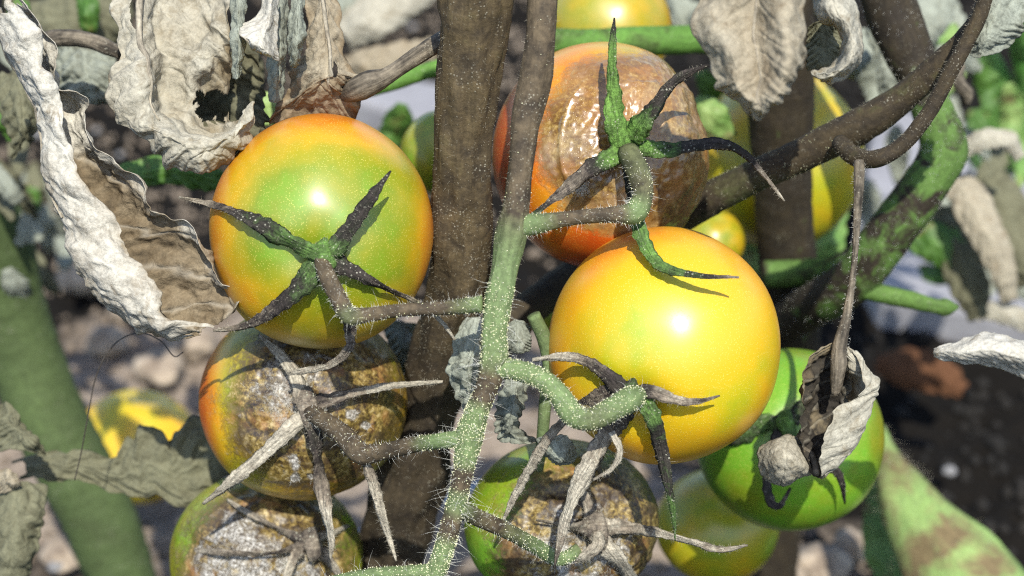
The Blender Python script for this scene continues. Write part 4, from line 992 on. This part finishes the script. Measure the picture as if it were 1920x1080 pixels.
# ------------------------------------------------------------------ plants behind
rear = thing('tomato_plant', tuple(np.append(P(1476, 700, 0.74)[:2], 0.0)), 'second tomato plant behind, dark upright stem and green mottled bent branch', 'tomato plant')
rb = P(1480, 640, 0.69)
tube('main_stem', [(*P(1470, -250, .585), .010, .05), (*P(1466, 0, .600), 60 * .6 / FPX, .05)] + [(*P(x, y, d), r * d / FPX, t) for x, y, d, r, t in [(1464, 190, .620, 62, .0), (1466, 300, .632, 56, .05), (1470, 400, .644, 54, .1), (1478, 500, .656, 55, .2), (1482, 600, .668, 58, .15)]] + [(rb[0], rb[1] + .004, 0.06, .012, .1), (rb[0], rb[1] + .006, -.03, .013, .1)],
     M_REAR, rear, nseg=22, world=True, rough=.06, rfreq=120)
o, fr = tube('side_branch', [(1625, -200, .575, 40, 0), (1650, -60, .575, 46, 0), (1672, 20, .578, 50, .0), (1705, 100, .580, 46, .15), (1735, 170, .582, 38, .45), (1755, 225, .583, 40, .6), (1768, 262, .584, 44, .65), (1768, 288, .585, 46, .65), (1752, 320, .586, 44, .6), (1708, 385, .590, 45, .45), (1655, 455, .596, 46, .5), (1600, 525, .606, 44, .4), (1530, 570, .625, 42, .25), (1480, 600, .655, 40, .2)],
             M_REAR, rear, nseg=20, rough=.06, rfreq=150)
o['label'] = 'green and brown mottled branch with a sharp bend'
hairs('fuzz', [scatter(fr, 1500, RNG)], o, .0004, .0012, .00005)
tube('side_twig', [(1590, 535, .604, 20, .7), (1650, 550, .602, 18, .8), (1705, 562, .600, 17, .85), (1752, 574, .598, 14, .9), (1775, 576, .598, 17, 1), (1796, 576, .598, 4, 1)], M_REAR, rear, nseg=14, rough=.15)
tube('side_twig', [(1430, 515, .640, 26, .5), (1500, 512, .640, 26, .6), (1560, 505, .630, 24, .5), (1620, 490, .610, 20, .5)], M_REAR, rear, nseg=14)
tube('cane', [(1010, 78, .600, 27, .5), (1100, 80, .600, 26, .6), (1200, 77, .600, 28, .55), (1300, 74, .602, 27, .7), (1380, 74, .610, 27, .9), (1466, 90, .615, 26, .6)], mat_stem('green_cane', (0.07, 0.08, 0.02), (0.085, 0.19, 0.032), streak=0.2, lo=.3, hi=.6, amp=1.3, nsc=90), rear, nseg=16)
M_CANE = bpy.data.materials['green_cane']
blade('leaf', [(1350, 470, .70), (1450, 480, .70), (1545, 450, .70), (1580, 380, .705)], [20, 80, 70, 20], M_LIME, rear, nu=30, nv=50, seed=31, jag=.02, label='pale green leaf below the yellow tomato')
blade('leaf', [(1680, 440, .74), (1740, 450, .735), (1790, 480, .735), (1805, 530, .74)], [30, 80, 80, 20], M_GREEN, rear, nu=30, nv=40, seed=32, label='olive green leaf under the bend of the mottled branch')
blade('dried_leaf', [(1640, 40, .625), (1680, 90, .62), (1690, 150, .62), (1670, 195, .625)], [50, 95, 100, 40], M_GREY, rear, nu=36, nv=44, seed=33, tone=.0, label='pale grey green leaf between the hooked leaf and the branch')
blade('dried_leaf', [(1800, 285, .70), (1840, 262, .695), (1890, 262, .695), (1915, 300, .70)], [30, 42, 40, 20], M_PALE, rear, nu=26, nv=50, seed=34, tone=.0, label='white curled dry leaf right of the bent branch')
blade('dried_leaf', [(1790, 330, .72), (1830, 400, .71), (1870, 480, .71), (1895, 570, .72)], [60, 80, 60, 30], M_TAN, rear, nu=34, nv=60, seed=35, tone=.0, label='long pale tan leaf hanging right of the bent branch')
blade('dried_leaf', [(1775, 380, .74), (1790, 460, .735), (1820, 540, .735), (1835, 600, .74)], [60, 90, 70, 30], M_OLIVE, rear, nu=34, nv=60, seed=36, tone=.45, label='dark olive leaf behind the long pale tan one')
blade('dried_leaf', [(1850, 330, .735), (1880, 380, .73), (1910, 460, .73), (1930, 540, .735)], [60, 90, 90, 40], M_OLIVE, rear, nu=34, nv=60, seed=37, tone=.3, label='olive dry leaf at the photo edge')
blade('dried_leaf', [(1820, 590, .76), (1870, 585, .755), (1920, 600, .755), (1960, 620, .76)], [20, 40, 44, 20], M_PALE, rear, nu=26, nv=40, seed=38, tone=.1, label='pale grey leaf lying above the white leaf tip')
tube('tendril', [(1802, 120, .60, 9, 0), (1796, 140, .60, 11, 0), (1800, 160, .598, 13, 0), (1814, 175, .598, 13, 0), (1812, 195, .60, 9, 0)], M_DRYPET, rear, nseg=10)
blade('leaf', [(1300, 190, .64), (1340, 220, .635), (1370, 260, .64)], [30, 60, 20], M_LIME, rear, nu=20, nv=24, seed=39, label='pale green leaf scrap beside the glossy brown tomato')
blade('dried_leaf', [(1300, 20, .72), (1340, 60, .715), (1370, 120, .72)], [40, 80, 40], M_GREY, rear, nu=24, nv=30, seed=40, tone=.1, label='grey leaf behind the broad drooping one')
blade('dried_leaf', [(1770, -30, .68), (1740, 30, .675), (1730, 90, .68)], [60, 90, 30], M_GREY, rear, nu=26, nv=30, seed=41, tone=-.1, label='pale grey leaf above the crossing of branches')
blade('leaf', [(1690, 60, .70), (1740, 80, .695), (1800, 60, .70)], [30, 60, 30], M_LIME, rear, nu=24, nv=30, seed=42, label='pale green leaf above the crossing of branches')

lplant = thing('tomato_plant', tuple(np.append(P(60, 700, 0.80)[:2], 0.0)), 'green tomato plant with a thick curved cane by the lower photo edge', 'tomato plant')
lb = P(300, 1150, .640)
tube('cane', [(*P(-60, 330, .68), .0125, .9), (*P(-10, 450, .70), .0140, .9)] + [(*P(x, y, d), r * d / FPX, t) for x, y, d, r, t in [(15, 560, .712, 66, 1), (45, 660, .720, 68, 1), (85, 770, .726, 70, 1), (140, 880, .732, 70, 1), (190, 980, .738, 68, .7), (225, 1080, .745, 64, .8), (250, 1180, .755, 62, .9)]] + [(*(P(265, 1300, .77)), .014, .8)],
     mat_stem('dark_green_cane', (0.05, 0.06, 0.02), (0.062, 0.092, 0.032), streak=0.2, lo=.1, hi=.7, amp=1.2, nsc=45), lplant, nseg=22, world=True, rough=.05)
blade('leaf', [(180, 350, .600), (240, 330, .596), (310, 318, .594), (380, 330, .596), (440, 350, .60)], [20, 48, 54, 44, 20], M_GREEN, lplant, nu=30, nv=60, seed=51, label='green leaf passing behind the large crumpled pale leaf')
blade('leaf', [(470, 180, .56), (500, 200, .558), (506, 235, .56)], [20, 30, 16], M_LIME, lplant, nu=20, nv=24, seed=52, label='scrap of fresh green leaf above the orange tomato')
blade('leaf', [(-10, 170, .62), (15, 220, .618), (25, 265, .62)], [30, 50, 16], M_GREEN, lplant, nu=20, nv=24, seed=53, label='small green leaf at the photo edge')
blade('leaf', [(50, 40, .66), (120, 40, .655), (180, 30, .655), (250, 40, .66)], [60, 110, 120, 60], M_OLIVE, lplant, nu=36, nv=44, seed=54, tone=.25, label='dark olive leaf at the top behind the folded pale leaf')
blade('leaf', [(155, -30, .64), (165, 20, .636), (168, 64, .64)], [30, 42, 14], M_GREEN, lplant, nu=20, nv=30, seed=55, label='narrow green leaf tip at the top')
blade('dried_leaf', [(-20, 310, .66), (10, 345, .655), (40, 380, .66)], [16, 34, 14], M_GREY, lplant, nu=20, nv=30, seed=56, tone=.1, label='pale grey leaf strip at the photo edge')
blade('dried_leaf', [(640, 70, .78), (700, 30, .775), (760, -10, .78), (820, -40, .785)], [60, 90, 90, 60], M_PALE, lplant, nu=26, nv=40, seed=57, tone=.0, label='pale leaf behind at the top left of the thick stem')
blade('dried_leaf', [(640, 130, .74), (700, 118, .735), (760, 105, .735), (820, 88, .74)], [40, 62, 60, 40], M_TAN, lplant, nu=26, nv=40, seed=58, tone=.35, label='tan leaf behind the dry leaf stalk')
tube('petiole', [(660, 180, .60, 10, .9), (720, 160, .60, 15, .95), (780, 140, .60, 16, .95), (850, 118, .602, 15, .95)], M_CANE, lplant, nseg=12)

# blurred foliage further back
def backdrop_leaves(owner, spots, seed0):
    for k, (x, y, ang, L, w, dd, mt, tn) in enumerate(spots):
        a = math.radians(ang)
        pts = [(x + math.cos(a) * L * t + 12 * math.sin(3 * t + k), y + math.sin(a) * L * t, dd + 0.012 * math.sin(2.2 * t + k)) for t in (0, .33, .66, 1)]
        blade('dried_leaf' if mt not in (M_GREEN, M_LIME) else 'leaf', pts, [w * .3, w, w * .85, w * .15], mt, owner, nu=26, nv=40, seed=seed0 + k * .7, tone=tn, bow=0.3 - 0.15 * (k % 3), crumple=.0022, cfreq=60, jag=.08, jfreq=120)
backdrop_leaves(lplant, [(20, -20, 70, 150, 70, .66, M_OLIVE, .2), (90, 110, 100, 120, 60, .70, M_GREY, .3), (-20, 60, 40, 140, 60, .64, M_GREY, .35), (210, 10, 95, 130, 60, .68, M_OLIVE, .3), (0, 300, 60, 130, 50, .74, M_OLIVE, .2), (40, 400, 20, 120, 46, .80, M_GREY, .3),
                         (110, 200, 80, 110, 46, .82, M_OLIVE, .45), (60, 340, 120, 130, 60, .78, M_GREEN, 0), (140, 430, 100, 90, 50, .84, M_GREY, .2), (190, 400, 40, 90, 40, .86, M_OLIVE, .3), (640, -30, 60, 120, 60, .82, M_GREY, .1), (470, 60, 90, 140, 60, .60, M_OLIVE, .4), (760, 190, 120, 90, 50, .72, M_GREEN, 0),
                         (-20, 200, 20, 90, 50, .68, M_GREY, .1), (20, 240, 75, 100, 44, .72, M_OLIVE, .05), (-10, 420, 10, 110, 60, .70, M_GREY, .15), (60, 470, 60, 90, 44, .76, M_OLIVE, .1), (100, 380, 100, 100, 40, .80, M_GREY, .0), (30, 170, 120, 80, 40, .66, M_TAN, .3),
                         (150, 330, 70, 90, 40, .88, M_GREY, .25), (-20, 350, 50, 80, 40, .66, M_OLIVE, .0), (240, 60, 60, 100, 50, .62, M_OLIVE, .3), (130, 60, 80, 90, 40, .62, M_GREEN, 0), (60, 0, 110, 90, 50, .62, M_GREEN, 0), (20, 500, 80, 80, 40, .70, M_GREY, .1), (30, 330, 30, 100, 44, .90, M_GREY, .2), (90, 430, 15, 110, 44, .92, M_OLIVE, .2), (10, 460, 40, 100, 44, .86, M_GREY, .3), (150, 390, 110, 90, 40, .94, M_GREY, .1), (70, 300, 80, 80, 34, .9, M_OLIVE, .1), (200, 350, 150, 80, 34, .95, M_GREY, .2)], 200)
backdrop_leaves(rear, [(1620, 90, 80, 130, 70, .70, M_GREY, .1), (1730, -20, 60, 140, 80, .72, M_GREY, .0), (1800, 60, 100, 130, 70, .78, M_LIME, 0), (1780, 180, 80, 130, 60, .80, M_GREY, .2), (1840, 200, 70, 120, 70, .84, M_GREEN, 0), (1690, 230, 100, 120, 50, .80, M_GREY, -.1), (1620, 330, 90, 110, 40, .84, M_GREY, 0.0),
                       (1850, 430, 95, 150, 60, .80, M_GREY, .25), (1900, 350, 100, 170, 70, .84, M_TAN, .2), (1750, 330, 70, 130, 50, .86, M_GREY, .1), (1250, 10, 20, 120, 60, .74, M_GREY, .0), (1320, 130, 60, 120, 60, .72, M_GREEN, 0), (1540, -20, 80, 90, 60, .70, M_GREY, .1), (1560, 480, 20, 120, 60, .72, M_OLIVE, .3), (1880, 540, 10, 120, 50, .82, M_GREY, .05), (1380, 500, 60, 120, 70, .72, M_OLIVE, .5),
                       (1640, 60, 120, 100, 60, .66, M_GREY, -.1), (1700, 110, 60, 90, 46, .68, M_TAN, .2), (1760, 90, 30, 90, 50, .70, M_GREY, .0), (1830, 110, 80, 110, 50, .72, M_GREEN, 0), (1790, 240, 40, 100, 40, .74, M_GREY, -.1), (1870, 270, 100, 110, 44, .76, M_OLIVE, .1), (1810, 330, 60, 120, 44, .78, M_GREY, .1),
                       (1760, 400, 90, 110, 50, .80, M_OLIVE, .2), (1860, 470, 60, 100, 46, .76, M_GREY, .0), (1890, 150, 95, 120, 50, .74, M_LIME, 0), (1905, 240, 85, 120, 44, .78, M_LIME, 0), (1640, 400, 70, 90, 34, .82, M_GREY, .1), (1720, 500, 20, 90, 36, .80, M_GREEN, 0)], 300)

# broad hairy stem in the lower right corner
rp = thing('hairy_plant', tuple(np.append(P(1900, 1250, 0.70)[:2], 0.0)), 'pale green hairy stem with brown blotches rising over the dark soil', 'plant')
LR, er = tube('stem', [(1650, 800, .735, 8, .5), (1664, 850, .725, 20, .5), (1684, 905, .715, 42, .40), (1715, 965, .707, 62, .43), (1760, 1030, .700, 84, .44), (1812, 1100, .694, 100, .46), (1880, 1200, .69, 110, .8), (1960, 1320, .69, 110, .8)],
              mat_stem('blotched_pale_stem', (0.21, 0.17, 0.085), (0.21, 0.32, 0.10), streak=0.25, dark=(0.15, 0.11, 0.055), lo=0.30, hi=0.56, amp=1.3, nsc=55), rp, nseg=28, flat=0.9, ridge=0.14, rough=0.04, rfreq=60)
hairs('stem_hairs', [scatter(er, 170, RNG)], LR, .002, .0055, .00009, M_DOWN)
blade('leaf', [(1640, 880, .742), (1650, 950, .740), (1665, 1030, .738), (1690, 1120, .738)], [24, 70, 90, 60], mat_green('dull_green_leaf', (0.11, 0.22, 0.06), (0.17, 0.30, 0.09), (0.19, 0.14, 0.08), 0.55), rp, nu=24, nv=40, seed=61)

# grass tuft upper right
gp = thing('grass_tuft', tuple(P(1900, 330, .95) * np.array([1, 1, 0])), 'tuft of bright green grass blades at the upper photo edge', 'grass')
for k, (x0, y0, x1, y1, w, dd) in enumerate([(1840, 60, 1960, 360, 46, .80), (1880, 20, 1950, 260, 40, .78), (1900, -20, 1930, 180, 44, .76), (1830, 120, 1900, 330, 34, .84), (1870, 200, 1990, 420, 44, .86), (1790, 30, 1850, 160, 34, .88), (1760, 210, 1850, 330, 26, .9)]):
    blade('blade', [(x0, y0, dd), ((x0 * .6 + x1 * .4) + 6, y0 * .6 + y1 * .4, dd + .02), (x0 * .25 + x1 * .75, y0 * .25 + y1 * .75, dd + .05), (x1, y1, dd + .09)], [10, w * .8, w, w * .7], M_GRASS, gp, nu=12, nv=40, seed=70 + k, veins=1, crumple=.0006, jag=.0)

# ------------------------------------------------------------------ litter on the soil
dl = blade('dried_leaf', [(1640, 680, ground_d(690, .02)), (1700, 690, ground_d(700, .025)), (1760, 705, ground_d(715, .025)), (1810, 735, ground_d(745, .02))], [30, 80, 80, 30], mat_dry('rust_leaf', (0.15, 0.07, 0.035), (0.11, 0.05, 0.025), (0.1, 0.05, 0.03), (0.03, 0.02, 0.015)), None, nu=30, nv=40, seed=81, tone=.2)
tag(dl, 'rust brown fallen leaf on the dark soil', 'leaf')
fb, _ = tube('plant_fibre', [(140, 900, .540, 1.2), (152, 850, .536, 1.2), (165, 780, .53, 1.2), (182, 700, .525, 1.2), (215, 645, .522, 1.3), (260, 624, .52, 1.3), (300, 638, .52, 1.2), (326, 668, .52, 1.1), (344, 660, .52, 1.0)], M_FIBRE, None, nseg=6, rough=0)
tag(fb, 'thin dark curved plant fibre in front of the pale soil', 'fibre')
tw, _ = tube('twine', [(600, 1040, .79, 7), (700, 990, .80, 7), (790, 962, .80, 7), (850, 930, .81, 7), (960, 890, .82, 7), (1100, 900, .82, 7)], M_BLUE, None, nseg=8)
tag(tw, 'pale blue twine on the soil between stem and truss', 'twine')

def crumbs(name, n, box, rmin, rmax, mat, label, kind='stuff'):
    x = RNG.uniform(box[0], box[1], n); y = RNG.uniform(box[2], box[3], n)
    pz = np.stack([x, y, 0 * x], -1)
    z = 0.016 * fbm(pz, 7, 4, 1) + 0.007 * ridged(pz, 26, 3, 2) + 0.004 * fbm(pz, 90, 3, 3) - 0.012
    r = RNG.uniform(rmin, rmax, n) ** 1.0
    sc = RNG.uniform(0.6, 1.4, (n, 6, 1))
    v = np.stack([x, y, z + r * 0.3], -1)[:, None, :] + _oct[None] * (r[:, None, None] * sc)
    f = (_octf[None] + (np.arange(n) * 6)[:, None, None]).reshape(-1, 3)
    return tag(mesh_object(name, v.reshape(-1, 3), f, mat), label, 'soil', kind=kind)
crumbs('soil_crumbs', 3600, (-0.34, 0.10, 0.5, 1.4), 0.0010, 0.0036, mat_plain('soil_crumb', (0.09, 0.07, 0.053), (0.24, 0.195, 0.15), 14, 0.95, 0.001), 'loose crumbs scattered over the pale soil')
crumbs('soil_crumbs', 2500, (0.10, 0.42, 0.5, 1.3), 0.0012, 0.0050, mat_plain('shaded_soil_crumb', (0.004, 0.0035, 0.003), (0.016, 0.013, 0.010), 14, 0.95, 0.001), 'loose crumbs coloured dark for shade on the compost')  # dark crumb colour continues the shade painted on the soil
G_CL = 'dry soil clods'
for k, (x, y, r, lab) in enumerate([(160, 515, 52, 'large pale clod just below the folded pale leaf'), (250, 570, 48, 'pale soil clod right of the largest clod'), (300, 690, 45, 'soil clod above the fallen yellow tomato'), (200, 640, 40, 'soil clod inside the loop of the dark fibre'),
                                    (360, 640, 46, 'soil clod left of the rotting tomato'), (240, 470, 34, 'soil clod under the folded leaf'), (120, 1040, 42, 'pale clod at the bottom beside the green cane'),
                                    (560, 1110, 40, 'clod below the mouldy grey tomato'), (1540, 1060, 52, 'clod below the bright green tomato'), (1470, 1080, 40, 'small clod right of the yellow green tomato'), (1600, 1020, 36, 'clod against the pale green hairy leaf'), (790, 1050, 36, 'clod between stem and truss at the bottom'), (1010, 700, 38, 'clod seen right of the truss')]):
    lump('soil_clod', x, y, r, M_CLOD, lab, 'clod', G_CL, seed=k * 1.3, rough=.5)
G_PB = 'white grains in the soil'
for k, (x, y, r, lab) in enumerate([(22, 442, 17, 'oval white grain at the photo edge'), (40, 472, 14, 'white grain below the oval one'), (72, 250, 15, 'white grain beside the folded pale leaf'), (70, 350, 11, 'tiny white grain under the torn olive leaf'), (356, 335, 17, 'white grain on the dark soil left of the orange tomato'),
                                    (180, 245, 9, 'white speck in the dark gap between pale leaves'), (225, 290, 9, 'white speck low in the dark gap'), (712, 55, 11, 'white grain in the dark gap at the top'), (773, 50, 10, 'white grain close to the thick stem at the top'),
                                    (1780, 883, 18, 'pale grain on the dark soil above the hairy leaf'), (1855, 1015, 18, 'pale grain next to the hairs of the pale green leaf'), (105, 1060, 22, 'white pebble in the bottom corner')]):
    lump('white_grain', x, y, r * 0.75, M_STONE, lab, 'pebble', G_PB, seed=k * 2.1 + 5, n=9)
